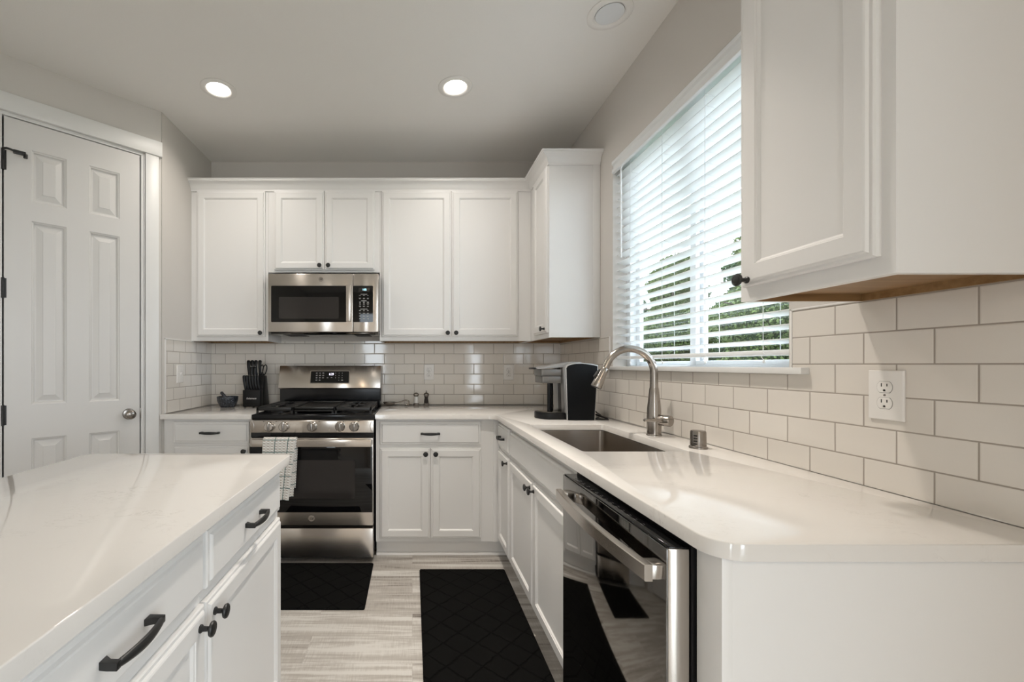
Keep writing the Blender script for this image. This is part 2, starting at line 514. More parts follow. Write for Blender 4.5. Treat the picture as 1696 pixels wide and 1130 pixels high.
# ------------------------------------------------------------------ mesh building
class MB:
    def __init__(self):
        self.bm = bmesh.new()

    def _take(self, tmp):
        me = bpy.data.meshes.new('tmp')
        tmp.to_mesh(me); tmp.free()
        self.bm.from_mesh(me)
        bpy.data.meshes.remove(me)
        return self

    def box(self, x0, x1, y0, y1, z0, z1, bev=0.0, seg=2, mtx=None):
        t = bmesh.new()
        bmesh.ops.create_cube(t, size=1.0)
        for v in t.verts:
            v.co = Vector(((x0 + x1) / 2 + v.co.x * abs(x1 - x0), (y0 + y1) / 2 + v.co.y * abs(y1 - y0), (z0 + z1) / 2 + v.co.z * abs(z1 - z0)))
        if bev > 0:
            bmesh.ops.bevel(t, geom=t.edges[:], offset=bev, segments=seg, profile=0.5, affect='EDGES')
        if mtx is not None:
            bmesh.ops.transform(t, matrix=mtx, verts=t.verts[:])
        return self._take(t)

    def loops(self, rings, cap0=True, cap1=True, closed=True):
        """skin a list of rings (each a list of points)"""
        t = bmesh.new()
        vs = [[t.verts.new(p) for p in r] for r in rings]
        n = len(vs[0])
        for a, b in zip(vs[:-1], vs[1:]):
            for i in range(n if closed else n - 1):
                j = (i + 1) % n
                t.faces.new((a[i], a[j], b[j], b[i]))
        if cap0:
            t.faces.new(list(reversed(vs[0])))
        if cap1:
            t.faces.new(vs[-1])
        bmesh.ops.recalc_face_normals(t, faces=t.faces[:])
        return self._take(t)

    def lathe(self, prof, center=(0, 0, 0), axis='Z', seg=28, cap=True, mtx=None):
        """prof: (radius, height) pairs along the axis"""
        c = Vector(center)
        rings = []
        for r, h in prof:
            ring = []
            for i in range(seg):
                a = 2 * math.pi * i / seg
                x, y = max(r, 1e-5) * math.cos(a), max(r, 1e-5) * math.sin(a)
                if axis == 'Z':
                    p = Vector((x, y, h))
                elif axis == 'Y':
                    p = Vector((x, h, y))
                else:
                    p = Vector((h, x, y))
                if mtx is not None:
                    p = mtx @ p
                ring.append(c + p)
            rings.append(ring)
        return self.loops(rings, cap, cap)

    def tube(self, pts, radii, seg=16, flat=None, cap=True):
        """round bar along pts; flat = (sx, sy) scales of the section"""
        pts = [Vector(p) for p in pts]
        if not isinstance(radii, (list, tuple)):
            radii = [radii] * len(pts)
        tans = []
        for i in range(len(pts)):
            a = pts[max(i - 1, 0)]; b = pts[min(i + 1, len(pts) - 1)]
            tans.append((b - a).normalized())
        up = Vector((0, 0, 1)) if abs(tans[0].z) < 0.9 else Vector((0, 1, 0))
        nrm = (up - tans[0] * up.dot(tans[0])).normalized()
        rings = []
        for i, p in enumerate(pts):
            tn = tans[i]
            nrm = (nrm - tn * nrm.dot(tn)).normalized()
            bi = tn.cross(nrm)
            sx, sy = flat[i] if isinstance(flat, list) else (flat or (1, 1))
            rings.append([p + radii[i] * (math.cos(2 * math.pi * k / seg) * sx * nrm + math.sin(2 * math.pi * k / seg) * sy * bi) for k in range(seg)])
        return self.loops(rings, cap, cap)

    def prism(self, poly, a, b, plane='XZ', bev=0.0, seg=2):
        """extrude a polygon; plane XZ along y, XY along z, YZ along x"""
        t = bmesh.new()
        f = {'XZ': lambda u, v, w: (u, w, v), 'XY': lambda u, v, w: (u, v, w), 'YZ': lambda u, v, w: (w, u, v)}[plane]
        va = [t.verts.new(f(u, v, a)) for u, v in poly]
        vb = [t.verts.new(f(u, v, b)) for u, v in poly]
        t.faces.new(va); t.faces.new(list(reversed(vb)))
        n = len(poly)
        for i in range(n):
            j = (i + 1) % n
            t.faces.new((va[j], va[i], vb[i], vb[j]))
        bmesh.ops.recalc_face_normals(t, faces=t.faces[:])
        if bev > 0:
            es = [e for e in t.edges if len(e.link_faces) == 2 and e.calc_face_angle(0) > 0.6]
            bmesh.ops.bevel(t, geom=es, offset=bev, segments=seg, profile=0.5, affect='EDGES')
        return self._take(t)

    def panel(self, x0, x1, z0, z1, prof, y=0.0):
        """stepped rectangular front seen from -Y: prof = (inset, y) loops, last one filled"""
        rings = []
        for ins, yy in prof:
            rings.append([(x0 + ins, y + yy, z0 + ins), (x1 - ins, y + yy, z0 + ins), (x1 - ins, y + yy, z1 - ins), (x0 + ins, y + yy, z1 - ins)])
        return self.loops(rings)

    def xform(self, mtx):
        bmesh.ops.transform(self.bm, matrix=mtx, verts=self.bm.verts[:])
        return self

    def build(self, name, mat, parent=None, smooth=True, uv=None, ang=35):
        me = bpy.data.meshes.new(name)
        lay = self.bm.loops.layers.uv.new('UVMap')
        for f in self.bm.faces:
            n = f.normal
            ax = max(range(3), key=lambda i: abs(n[i]))
            for l in f.loops:
                c = l.vert.co
                if uv is not None:
                    l[lay].uv = uv(c)
                elif ax == 0:
                    l[lay].uv = (c.y, c.z)
                elif ax == 1:
                    l[lay].uv = (c.x, c.z)
                else:
                    l[lay].uv = (c.x, c.y)
        self.bm.to_mesh(me)
        self.bm.free()
        me.materials.append(mat)
        if smooth:
            me.polygons.foreach_set('use_smooth', [True] * len(me.polygons))
            me.set_sharp_from_angle(angle=math.radians(ang))
        ob = bpy.data.objects.new(name, me)
        COL.objects.link(ob)
        if parent is not None:
            ob.parent = parent
        return ob


def thing(name, label, cat, loc=(0, 0, 0), rotz=0.0, group=None, kind=None):
    o = bpy.data.objects.new(name, None)
    o.empty_display_size = 0.1
    COL.objects.link(o)
    o.location = loc
    o.rotation_euler = (0, 0, rotz)
    tag(o, label, cat, group, kind)
    return o


def tag(o, label=None, cat=None, group=None, kind=None):
    if label: o['label'] = label
    if cat: o['category'] = cat
    if group: o['group'] = group
    if kind: o['kind'] = kind
    return o


def struct(name, mb, mat, label, cat, **kw):
    return tag(mb.build(name, mat, **kw), label, cat, None, 'structure')


def dup(root, loc=None, rotz=None, label=None):
    r = root.copy(); COL.objects.link(r)
    if loc is not None: r.location = loc
    if rotz is not None: r.rotation_euler = (0, 0, rotz)
    if label: r['label'] = label
    for ch in list(root.children):
        c = ch.copy(); COL.objects.link(c); c.parent = r
        for g in list(ch.children):
            d = g.copy(); COL.objects.link(d); d.parent = c
    return r


def text(body, name, size, loc, rot, mat, parent, extrude=0.0003, align='CENTER', shear=0.0, sx=1.0):
    cu = bpy.data.curves.new(name, 'FONT')
    cu.body = body; cu.size = size; cu.extrude = extrude
    cu.align_x = align; cu.align_y = 'CENTER'; cu.shear = shear
    src = bpy.data.objects.new('tmp_text', cu)
    COL.objects.link(src)
    me = bpy.data.meshes.new_from_object(src.evaluated_get(bpy.context.evaluated_depsgraph_get()))
    bpy.data.objects.remove(src); bpy.data.curves.remove(cu)
    me.name = name
    me.materials.clear(); me.materials.append(mat)
    o = bpy.data.objects.new(name, me)
    o.location = loc; o.rotation_euler = rot; o.scale = (sx, 1, 1)
    COL.objects.link(o)
    o.parent = parent
    return o


FRONT = (math.pi / 2, 0, 0)


def arc(cx, cy, r, a0, a1, n):
    return [(cx + r * math.cos(math.radians(a0 + (a1 - a0) * i / n)), cy + r * math.sin(math.radians(a0 + (a1 - a0) * i / n))) for i in range(n + 1)]


def rrect(x0, x1, y0, y1, r, n=5):
    return arc(x1 - r, y0 + r, r, -90, 0, n) + arc(x1 - r, y1 - r, r, 0, 90, n) + arc(x0 + r, y1 - r, r, 90, 180, n) + arc(x0 + r, y0 + r, r, 180, 270, n)


# ------------------------------------------------------------------ room shell
T = 0.12
RX0, RY0 = -2.33, -3.5          # the open room behind the camera
struct('floor', MB().box(RX0 - 1.2, XR + T, RY0 - T, YB + T, -0.1, 0), M['floor'], 'grey driftwood plank floor of the kitchen', 'floor', smooth=False)
struct('ceiling', MB().box(RX0 - 1.2, XR + T, RY0 - T, YB + T, ZC, ZC + 0.1), M['ceil'], 'plain grey beige painted ceiling', 'ceiling', smooth=False)
struct('wall_back', MB().box(RX0 - T, XR + T, YB, YB + T, 0, ZC), M['wall'], 'grey painted wall behind the range and upper cabinets', 'wall', smooth=False)
# left return wall, 45 degree pantry wall and the long left wall as one plan outline
PA = (XL - 0.004, 2.735)
PE = (PA[0] - 0.75, PA[1] - 0.75)


def door_pt(a, off=0.0):          # point on the pantry wall, a along each axis, off towards the room
    return (PA[0] - a + off / math.sqrt(2), PA[1] - a - off / math.sqrt(2))


struct('wall_left', MB().prism([(XL, YB), (XL - T, YB), (XL - T, PA[1] + 0.05), (XL, PA[1])], 0, ZC, 'XY'), M['wall'], 'short grey return wall beside the left worktop', 'wall', smooth=False)
wp = MB()
d0, d1, d2 = 0.082, 0.512, 0.75      # door opening along the pantry wall
sq = 1 / math.sqrt(2)


def slab45(mb, a0, a1, n0, n1, z0, z1, bev=0.0):
    """box on the 45 degree wall: a along the wall, n = distance out of the wall into the room"""
    mtx = Matrix.Translation((PA[0], PA[1], 0)) @ Matrix.Rotation(math.radians(45), 4, 'Z')
    return mb.box(-a1 * math.sqrt(2), -a0 * math.sqrt(2), -n1, -n0, z0, z1, bev, mtx=mtx)


slab45(wp, 0.0, d0 - 0.012, -T, 0, 0, ZC)
slab45(wp, d1 + 0.012, d2, -T, 0, 0, ZC)
slab45(wp, d0 - 0.012, d1 + 0.012, -T, 0, 2.515, ZC)
struct('wall_pantry', wp, M['wall'], 'angled grey wall around the pantry door', 'wall', smooth=False)
ws_ = MB()
ws_.box(RX0 - T, RX0, RY0, YB, 0, ZC)
struct('wall_side', ws_, M['wall'], 'long grey wall left of the island', 'wall', smooth=False)
# right wall with the window opening and an unseen one added for daylight
WY0, WY1, WZ0, WZ1 = 1.340, 2.518, 1.215, 2.405
wr = MB()
wr.box(XR, XR + T, RY0, -2.7, 0, ZC)
wr.box(XR, XR + T, -2.7, -0.75, 2.35, ZC)
wr.box(XR, XR + T, -0.75, WY0, 0, ZC)
wr.box(XR, XR + T, WY1, YB, 0, ZC)
wr.box(XR, XR + T, WY0, WY1, 0, WZ0 - 0.02)
wr.box(XR, XR + T, WY0, WY1, WZ1, ZC)
struct('wall_right', wr, M['wall'], 'grey wall with the sink window in it', 'wall', smooth=False)
wb = MB()
wb.box(RX0, -1.15, RY0 - T, RY0, 0, ZC)
wb.box(-0.65, XR, RY0 - T, RY0, 0, ZC)
wb.box(-1.15, -0.65, RY0 - T, RY0, 2.35, ZC)  # gap below is sized for the daylight wanted from behind
struct('wall_rear', wb, M['wall'], 'grey wall with an unseen narrow opening added for daylight behind the camera', 'wall', smooth=False)


# backsplash tiling
def uvf(axis, j0, z0, w):
    if axis == 'x':
        return lambda c: (c.x - j0 + 10.5 * w, c.z - z0 + 2 * 0.0794)
    return lambda c: (c.y - j0 + 10.5 * w, c.z - z0 + (2 * 0.0797 if axis == 'yr' else 2 * 0.0794))


TT = 0.006
struct('trim_1', MB().box(XL + TT, XR - TT, YB - TT, YB - 0.0005, CT + 0.001, 1.41), M['tile_back'], 'white subway tile backsplash on the wall behind the range', 'backsplash', uv=uvf('x', 0.0924, 0.914, 0.15558), smooth=False)
ts = MB()
ts.box(XR - TT, XR - 0.0005, 0.0, 1.327, CT + 0.001, 1.388)
ts.box(XR - TT, XR - 0.0005, 1.327, 2.548, CT + 0.001, 1.193)
ts.box(XR - TT, XR - 0.0005, 2.548, YB, CT + 0.001, 1.388)
struct('trim_2', ts, M['tile_right'], 'white subway tile backsplash on the window wall above the sink', 'backsplash', uv=uvf('yr', 1.1123, 0.9059, 0.1507), smooth=False)
struct('trim_3', MB().box(XL + 0.0005, XL + TT, 2.768, YB, CT + 0.001, 1.390), M['tile_left'], 'white subway tile backsplash on the left return wall with the light switch', 'backsplash', uv=uvf('yl', 2.934, 0.914, 0.150), smooth=False)
te = MB()
te.box(XR - 0.009, XR - 0.0005, 1.321, 1.328, 1.194, 1.392, 0.001)
te.box(XR - 0.009, XR - 0.0005, 0.0, 1.328, 1.387, 1.392, 0.001)
te.box(XR - 0.009, XR - 0.0005, 2.541, 2.548, 1.194, 1.392, 0.001)
struct('trim_4', te, M['white_plastic'], 'white edge trim along the tiles by the window', 'tile trim')
te = MB()
te.box(XL + 0.0005, XL + 0.009, 2.760, 2.768, CT + 0.001, 1.395, 0.001)
te.box(XL + 0.0005, XL + 0.009, 2.760, 3.12, 1.388, 1.393, 0.001)
struct('trim_5', te, M['white_plastic'], 'white edge trim along the tiles by the light switch', 'tile trim')

# pantry door: casing, header, leaf
cs = MB()
slab45(cs, 0.012, 0.0640, 0.0005, 0.018, 0, 2.522, 0.002)
slab45(cs, 0.0640, d0 - 0.0035, -0.06, 0.004, 0, 2.512, 0.001)
slab45(cs, 0.0665, 0.0700, 0.004, 0.009, 0, 2.512, 0.001)
slab45(cs, d1 + 0.0035, d1 + 0.018, -0.06, 0.004, 0, 2.512, 0.001)
slab45(cs, d1 + 0.018, d1 + 0.070, 0.0005, 0.018, 0, 2.522, 0.002)
slab45(cs, d0 - 0.01, d1 + 0.01, -0.06, 0.006, 2.5045, 2.522, 0.001)
slab45(cs, 0.0, d1 + 0.085, 0.0005, 0.027, 2.522, 2.613, 0.002)
struct('trim_6', cs, M['trim'], 'white casing and flat header board around the pantry door', 'door casing')

SW = (d1 - d0) * math.sqrt(2)
dl = door_pt(d1)
door = thing('door_1', 'white six panel pantry door with a round metal knob', 'door', (dl[0], dl[1], 0), math.radians(45), kind='structure')
lf = MB()
st, pw, mu = 0.108, 0.1475, SW - 0.108 - 0.105 - 2 * 0.1475
cols = [(st, st + pw), (st + pw + mu, st + 2 * pw + mu)]
rows = [(0.24, 0.834), (1.013, 1.985), (2.087, 2.36)]
DZ0, DZ1, yf = 0.012, 2.5, 0.0
G = 0.002
xs = [G, cols[0][0], cols[0][1], cols[1][0], cols[1][1], SW - G]
zs = [DZ0, rows[0][0], rows[0][1], rows[1][0], rows[1][1], rows[2][0], rows[2][1], DZ1]
t = bmesh.new()
for i in range(5):
    for j in range(7):
        if i in (1, 3) and j in (1, 3, 5):
            continue
        q = [t.verts.new((x, yf, z)) for x, z in ((xs[i], zs[j]), (xs[i + 1], zs[j]), (xs[i + 1], zs[j + 1]), (xs[i], zs[j + 1]))]
        t.faces.new(q)
for cx in cols:
    for rz in rows:
        prof = [(0, 0), (0.004, 0.004), (0.009, 0.006), (0.011, 0.012), (0.014, 0.015), (0.020, 0.015), (0.046, 0.004), (0.048, 0.002)]
        rings = []
        for ins, dy in prof:
            rings.append([t.verts.new(p) for p in ((cx[0] + ins, yf + dy, rz[0] + ins), (cx[1] - ins, yf + dy, rz[0] + ins), (cx[1] - ins, yf + dy, rz[1] - ins), (cx[0] + ins, yf + dy, rz[1] - ins))])
        for a, b in zip(rings[:-1], rings[1:]):
            for k in range(4):
                t.faces.new((a[k], a[(k + 1) % 4], b[(k + 1) % 4], b[k]))
        t.faces.new(rings[-1])
bmesh.ops.remove_doubles(t, verts=t.verts[:], dist=1e-5)
bmesh.ops.recalc_face_normals(t, faces=t.faces[:])
lf._take(t)
lf.box(G, SW - G, 0.0152, 0.035, DZ0, DZ1)
lf.box(G, G + 0.02, 0.0003, 0.0152, DZ0, DZ1)
lf.box(SW - G - 0.02, SW - G, 0.0003, 0.0152, DZ0, DZ1)
lf.build('door_leaf', M['door'], door, ang=20)
for zc in (0.30, 0.965, 1.618, 2.275):
    h = MB()
    h.lathe([(0.0065, -0.052), (0.0065, 0.052)], (-0.002, -0.006, zc), 'Z', 12)
    h.box(-0.001, 0.012, -0.0025, 0.004, zc - 0.05, zc + 0.05)
    h.build('hinge', M['black'], door)
g_ = MB()
g_.tube([(-0.002, -0.010, 2.329), (0.012, -0.03, 2.327), (0.05, -0.035, 2.320), (0.09, -0.033, 2.310)], 0.0055, 10)
g_.box(0.035, 0.085, -0.045, -0.030, 2.306, 2.326, 0.003)
g_.lathe([(0.009, 0), (0.009, 0.02)], (0.083, -0.038, 2.295), 'Z', 12)
g_.build('door_guard', M['black'], door)
kx = SW - (0.1236 - d0) * math.sqrt(2)
kb = MB()
kb.lathe([(0.033, 0), (0.033, -0.004), (0.030, -0.009), (0.014, -0.012), (0.012, -0.028), (0.016, -0.034), (0.026, -0.042), (0.0285, -0.052), (0.026, -0.060), (0.018, -0.066), (0.004, -0.068), (0, -0.068)], (kx, 0, 0.929), 'Y', 32)
kb.build('knob', M['pewter'], door)
lp = MB()
lp.box(SW - 0.0015, SW + 0.004, -0.004, 0.012, 0.900, 0.962, 0.001)
lp.build('strike_plate', M['pewter'], door)

# kitchen window: frame, sashes, glass, sill
win = thing('window_1', 'white vinyl slider window above the sink', 'window', (XR + 0.09, (WY0 + WY1) / 2, WZ0), 0, kind='structure')
H2 = (WY1 - WY0) / 2
WH = WZ1 - WZ0
fr = MB()
for a, b in ((-H2, -H2 + 0.045), (H2 - 0.045, H2)):
    fr.box(-0.01, 0.05, a, b, 0, WH, 0.003)
fr.box(-0.01, 0.05, -H2 + 0.045, H2 - 0.045, -0.015, 0.006, 0.002)
fr.box(-0.01, 0.05, -H2 + 0.045, H2 - 0.045, WH - 0.045, WH, 0.003)
fr.build('window_frame', M['vinyl'], win)
for (a, b, x0) in ((-H2 + 0.045, 0.03, 0.0), (-0.03, H2 - 0.045, 0.022)):
    s = MB()
    z0, z1, w = 0.006, WH - 0.045, 0.04
    s.box(x0, x0 + 0.02, a, a + w, z0, z1, 0.002)
    s.box(x0, x0 + 0.02, b - w, b, z0, z1, 0.002)
    s.box(x0, x0 + 0.02, a + w, b - w, z0, z0 + 0.020, 0.002)
    s.box(x0, x0 + 0.02, a + w, b - w, z1 - w, z1, 0.002)
    sash = s.build('sash', M['vinyl'], win)
    p_ = MB(); p_.box(x0 + 0.008, x0 + 0.012, a + w, b - w, z0 + 0.020, z1 - w)
    p_.build('pane', M['glass'], sash, smooth=False)
sl = MB()
sl.box(XR - 0.0003, XR + 0.078, WY0 + 0.0005, WY1 - 0.0005, WZ0 - 0.0195, WZ0 - 0.0003)
sl.box(XR - 0.030, XR - 0.0005, WY0 - 0.075, WY1 + 0.03, WZ0 - 0.02, WZ0, 0.002)
struct('trim_7', sl, M['trim'], 'white sill board under the sink window', 'window sill')

# ------------------------------------------------------------------ window blind
bl = thing('window_blind', 'white two inch slat blind hung in the window above the sink', 'blind', (XR + 0.045, (WY0 + WY1) / 2, 1.246))
bx, bz0 = 0.0, 1.245
va = MB()
va.prism([(-0.052, 1.093), (-0.056, 1.110), (-0.052, 1.125), (-0.052, 1.140), (-0.058, 1.150), (-0.058, 1.160), (-0.048, 1.160), (-0.042, 1.093)], -H2 + 0.002, H2 - 0.002, 'XZ') if False else None
prof = [(-0.046, 1.082), (-0.052, 1.086), (-0.050, 1.106), (-0.044, 1.112), (-0.044, 1.126), (-0.053, 1.134), (-0.053, 1.150), (-0.036, 1.150), (-0.036, 1.082)]
va.prism(prof, -H2 + 0.002, H2 - 0.002, 'XZ')
va.build('valance', M['vinyl'], bl)
hr = MB(); hr.box(-0.030, 0.030, -H2 + 0.006, H2 - 0.006, 1.105, 1.157, 0.002)
hr.build('headrail', M['vinyl'], bl)
sm = MB()
tilt = math.radians(13)
pitch = 0.0458
nsl = 23
for i in range(nsl):
    z = 0.054 + i * pitch
    sec = [(-0.0255, -0.0012), (-0.012, 0.0006), (0.0, 0.0012), (0.012, 0.0006), (0.0255, -0.0012), (0.0255, 0.0012), (0.012, 0.003), (0.0, 0.0036), (-0.012, 0.003), (-0.0255, 0.0012)]
    c, s = math.cos(tilt), math.sin(tilt)
    poly = [(u * c + v * s, z - u * s + v * c) for u, v in sec]
    sm.prism(poly, -H2 + 0.008, H2 - 0.008, 'XZ')
sm.build('slats', M['slat'], bl, ang=50)
rl = MB(); rl.box(-0.026, 0.026, -H2 + 0.008, H2 - 0.008, 0.008, 0.026, 0.004)
rl.build('bottom_rail', M['vinyl'], bl)
for yy in (-0.47, -0.18, 0.12, 0.42):
    c_ = MB()
    for x in (-0.029, 0.029):
        c_.tube([(x, yy, 0.020), (x, yy, 1.10)], 0.0009, 6)
    for i in range(nsl):
        z = 0.054 + i * pitch
        c_.tube([(-0.029, yy, z + 0.0045), (0.029, yy, z - 0.0085)], 0.0007, 5)
    c_.tube([(-0.029, yy, 0.02), (-0.032, yy - 0.012, 0.012), (-0.031, yy + 0.006, 0.004), (-0.030, yy - 0.004, -0.006)], 0.0011, 6)
    c_.lathe([(0.003, 0.0), (0.005, 0.004), (0.003, 0.012), (0.001, 0.014)], (-0.030, yy - 0.004, -0.018), 'Z', 10)
    c_.build('ladder_cord', M['vinyl'], bl)
wd = MB(); wd.tube([(-0.033, H2 - 0.10, 1.10), (-0.045, H2 - 0.10, 1.07), (-0.045, H2 - 0.10, 0.575)], 0.0045, 8)
wd.build('tilt_wand', M['vinyl'], bl)

# ------------------------------------------------------------------ cabinets
DOOR_P = [(0, 0), (0, -0.010), (0.003, -0.013), (0.0085, -0.0135), (0.0115, -0.018), (0.0145, -0.0195), (0.050, -0.0195), (0.0515, -0.0170), (0.0545, -0.0160), (0.0585, -0.0112), (0.060, -0.0105)]
DRAW_P = [(0, 0), (0, -0.010), (0.003, -0.013), (0.0115, -0.0135), (0.0150, -0.018), (0.0180, -0.0195)]
KNOB_P = [(0.0085, 0), (0.0085, -0.003), (0.0055, -0.006), (0.005, -0.017), (0.008, -0.020), (0.0145, -0.0225), (0.0158, -0.026), (0.0145, -0.029), (0.0105, -0.0305), (0.010, -0.030), (0.0, -0.0315)]


def add_knob(parent, x, z, y=-0.0195):
    return MB().lathe(KNOB_P, (x, y, z), 'Y', 24).build('knob', M['black'], parent)


def add_pull(parent, xc, z, y=-0.0195, L=0.112):
    m = MB()
    h = L / 2
    for s in (-1, 1):
        m.prism([(xc + s * (h - 0.004) - 0.0085, y), (xc + s * (h - 0.004) + 0.0085, y), (xc + s * h + 0.0045, y - 0.012), (xc + s * h + 0.004, y - 0.027), (xc + s * h - 0.006, y - 0.027), (xc + s * h - 0.006, y - 0.012)][::1], z - 0.006, z + 0.006, 'XY', 0.001)
    n = 14
    pts, fl = [], []
    for i in range(n + 1):
        u = -1 + 2 * i / n
        pts.append((xc + u * h, y - 0.023 - 0.009 * (1 - u * u), z))
        k = 1 - abs(u)
        fl.append((0.0055 + 0.0035 * (1 - u * u), 0.0050))
    m.tube(pts, 1.0, 12, flat=fl)
    return m.build('pull', M['black'], parent)


def cab_door(root, x0, x1, z0, z1, knob=None):
    d = MB().panel(x0, x1, z0, z1, DOOR_P).build('door', M['cab'], root, ang=18)
    if knob:
        add_knob(d, *knob)
    return d


def cab_drawer(root, x0, x1, z0, z1, pull=True, name='drawer'):
    d = MB().panel(x0, x1, z0, z1, DRAW_P).build(name, M['cab'], root, ang=18)
    if pull:
        add_pull(d, (x0 + x1) / 2, (z0 + z1) / 2)
    return d


def upper_body(root, w, depth, z0, z1):
    b = MB()
    b.box(0, w, 0, depth, z0 + 0.022, z1)
    b.box(0, w, 0, 0.019, z0, z0 + 0.022)
    b.box(0, 0.015, 0.019, depth, z0, z0 + 0.022)
    b.box(w - 0.015, w, 0.019, depth, z0, z0 + 0.022)
    b.build('body', M['cab'], root, smooth=False)
    u = MB()
    u.box(0.015, w - 0.015, 0.0195, depth, z0 + 0.018, z0 + 0.0219)
    u.box(0.0151, 0.019, 0.0195, depth, z0 + 0.0005, z0 + 0.018)
    u.box(w - 0.019, w - 0.0151, 0.0195, depth, z0 + 0.0005, z0 + 0.018)
    u.box(0.019, w - 0.019, 0.0195, 0.023, z0 + 0.0005, z0 + 0.018)
    u.box(0.019, w - 0.019, depth - 0.014, depth, z0 + 0.0005, z0 + 0.018)
    tag(u.build('underside', M['wood'], root, smooth=False), 'raw wood underside')


DU = YB - YU - 0.001
x0 = XL + 0.001
ca = thing('upper_cabinet', 'white single door upper cabinet left of the microwave', 'cabinet', (x0, YU, UB))
def Z(z): return z - UB
upper_body(ca, -1.0275 - x0, DU, 0, UT - UB)
cab_door(ca, -1.532 - x0, -1.046 - x0, Z(1.424), Z(2.458), (-1.072 - x0, Z(1.450)))

x0 = -1.0265
cb = thing('upper_cabinet', 'short white two door cabinet directly above the microwave', 'cabinet', (x0, YU, 1.883))
cbm = MB(); cbm.box(0, 0.793, 0, DU, 0, UT - 1.883)
cbm.build('body', M['cab'], cb, smooth=False)
cab_door(cb, -0.9825 - x0, -0.6265 - x0, 1.898 - 1.883, 2.458 - 1.883, (-0.655 - x0, 1.926 - 1.883))
cab_door(cb, -0.6215 - x0, -0.267 - x0, 1.898 - 1.883, 2.458 - 1.883, (-0.593 - x0, 1.926 - 1.883))

x0 = -0.2325
XD = 0.846
cc = thing('upper_cabinet', 'wide white two door upper cabinet right of the microwave', 'cabinet', (x0, YU, UB))
upper_body(cc, XD - x0 - 0.001, DU, 0, UT - UB)
cab_door(cc, -0.216 - x0, 0.2755 - x0, Z(1.424), Z(2.458), (0.249 - x0, Z(1.450)))
cab_door(cc, 0.2805 - x0, 0.751 - x0, Z(1.424), Z(2.458), (0.308 - x0, Z(1.450)))

# right-wall upper by the corner: local x runs towards -Y
cd = thing('upper_cabinet', 'narrow white upper cabinet on the window wall above the coffee maker', 'cabinet', (XD, YB - 0.001, UB), -math.pi / 2)
wD = YB - 0.001 - 2.688
upper_body(cd, wD, XR - XD - 0.001, 0, UT - UB)
MB().box(wD, wD + 0.004, XR - XD - 0.045, XR - XD - 0.001, 0, UT - UB, 0.001).build('filler_strip', M['cab'], cd)
cab_door(cd, YB - 0.001 - 2.985, wD - 0.010, Z(1.424), Z(2.458), (wD - 0.036, Z(1.450)))

XE = 0.853
ce = thing('upper_cabinet', 'white upper cabinet nearest the camera, right of the window blind', 'cabinet', (XE, 1.128, 1.385), -math.pi / 2)
wE = 1.128 - 0.7665
upper_body(ce, wE, XR - XE - 0.001, 0, UT - 1.385)
MB().panel(0.018, wE - 0.024, 1.420 - 1.385, 2.458 - 1.385, DOOR_P).build('door', M['cab'], ce, ang=18)
dE = [c for c in ce.children if c.name.startswith('door')][0]
add_knob(dE, 0.046, 1.434 - 1.385)

# crown moulding: stepped profile swept along the cabinet fronts
CR = [(0.0, -0.004), (0.008, -0.004), (0.008, 0.008), (0.013, 0.014), (0.018, 0.030), (0.030, 0.044), (0.046, 0.052), (0.052, 0.056), (0.052, 0.064), (0.058, 0.066), (0.060, 0.070), (0.0, 0.070)]


def crown(path, name, label, zt):
    """path = (point, outward mitre vector) along the cabinet tops"""
    rings = [[(p[0] + d * m[0], p[1] + d * m[1], zt + h - 0.010) for d, h in CR] for p, m in path]
    struct(name, MB().loops(rings), M['cab'], label, 'crown moulding', ang=25)


crown([((XL + 0.001, YU), (0, -1)), ((XD, YU), (-1, -1)), ((XD, 2.688), (-1, -1)), ((XR - 0.001, 2.688), (0, -1))], 'trim_8', 'white crown moulding along the tops of the corner upper cabinets', UT)
crown([((XR - 0.001, 1.128), (0, 1)), ((XE, 1.128), (-1, 1)), ((XE, 0.7665), (-1, -1)), ((XR - 0.001, 0.7665), (0, -1))], 'trim_9', 'white crown moulding on the upper cabinet nearest the camera', UT)

# base cabinets
BT = CT - 0.031
TK = 0.1015


def toe(root, a0, a1, y=0.045):
    k = MB()
    k.box(a0, a1, y, y + 0.012, 0.001, TK - 0.001)
    k.prism([(y, 0.001), (y, 0.019), (y - 0.006, 0.018), (y - 0.011, 0.013), (y - 0.013, 0.001)], a0, a1, 'YZ')
    k.build('toe_kick', M['cab'], root, ang=60)


x0 = XL + 0.001
cf = thing('base_cabinet', 'white base cabinet left of the range, under the knife block', 'cabinet', (x0, YF, 0))
MB().box(0, -1.005 - x0, 0, YB - YF - 0.002, TK, BT).build('body', M['cab'], cf, smooth=False)
cab_drawer(cf, -1.512 - x0, -1.0317 - x0, 0.7285, 0.864)
cab_door(cf, -1.512 - x0, -1.0317 - x0, 0.1264, 0.711, (-1.058 - x0, 0.681))
toe(cf, 0, -1.005 - x0)

x0 = -0.2307
cg = thing('base_cabinet', 'white two door base cabinet between the range and the corner', 'cabinet', (x0, YF, 0))
m_ = MB()
m_.box(0, XF - x0 - 0.001, 0, YB - YF - 0.002, TK, BT)
m_.box(0.515 - x0, XF - x0 - 0.022, -0.006, 0, TK, BT - 0.001)
m_.build('body', M['cab'], cg, smooth=False)
cab_drawer(cg, -0.2055 - x0, 0.4327 - x0, 0.718, 0.864)
cab_door(cg, -0.2055 - x0, 0.1123 - x0, 0.1264, 0.697, (0.083 - x0, 0.664))
cab_door(cg, 0.1165 - x0, 0.4347 - x0, 0.1264, 0.697, (0.146 - x0, 0.664))
toe(cg, 0.0, 0.62 - x0 - 0.0)

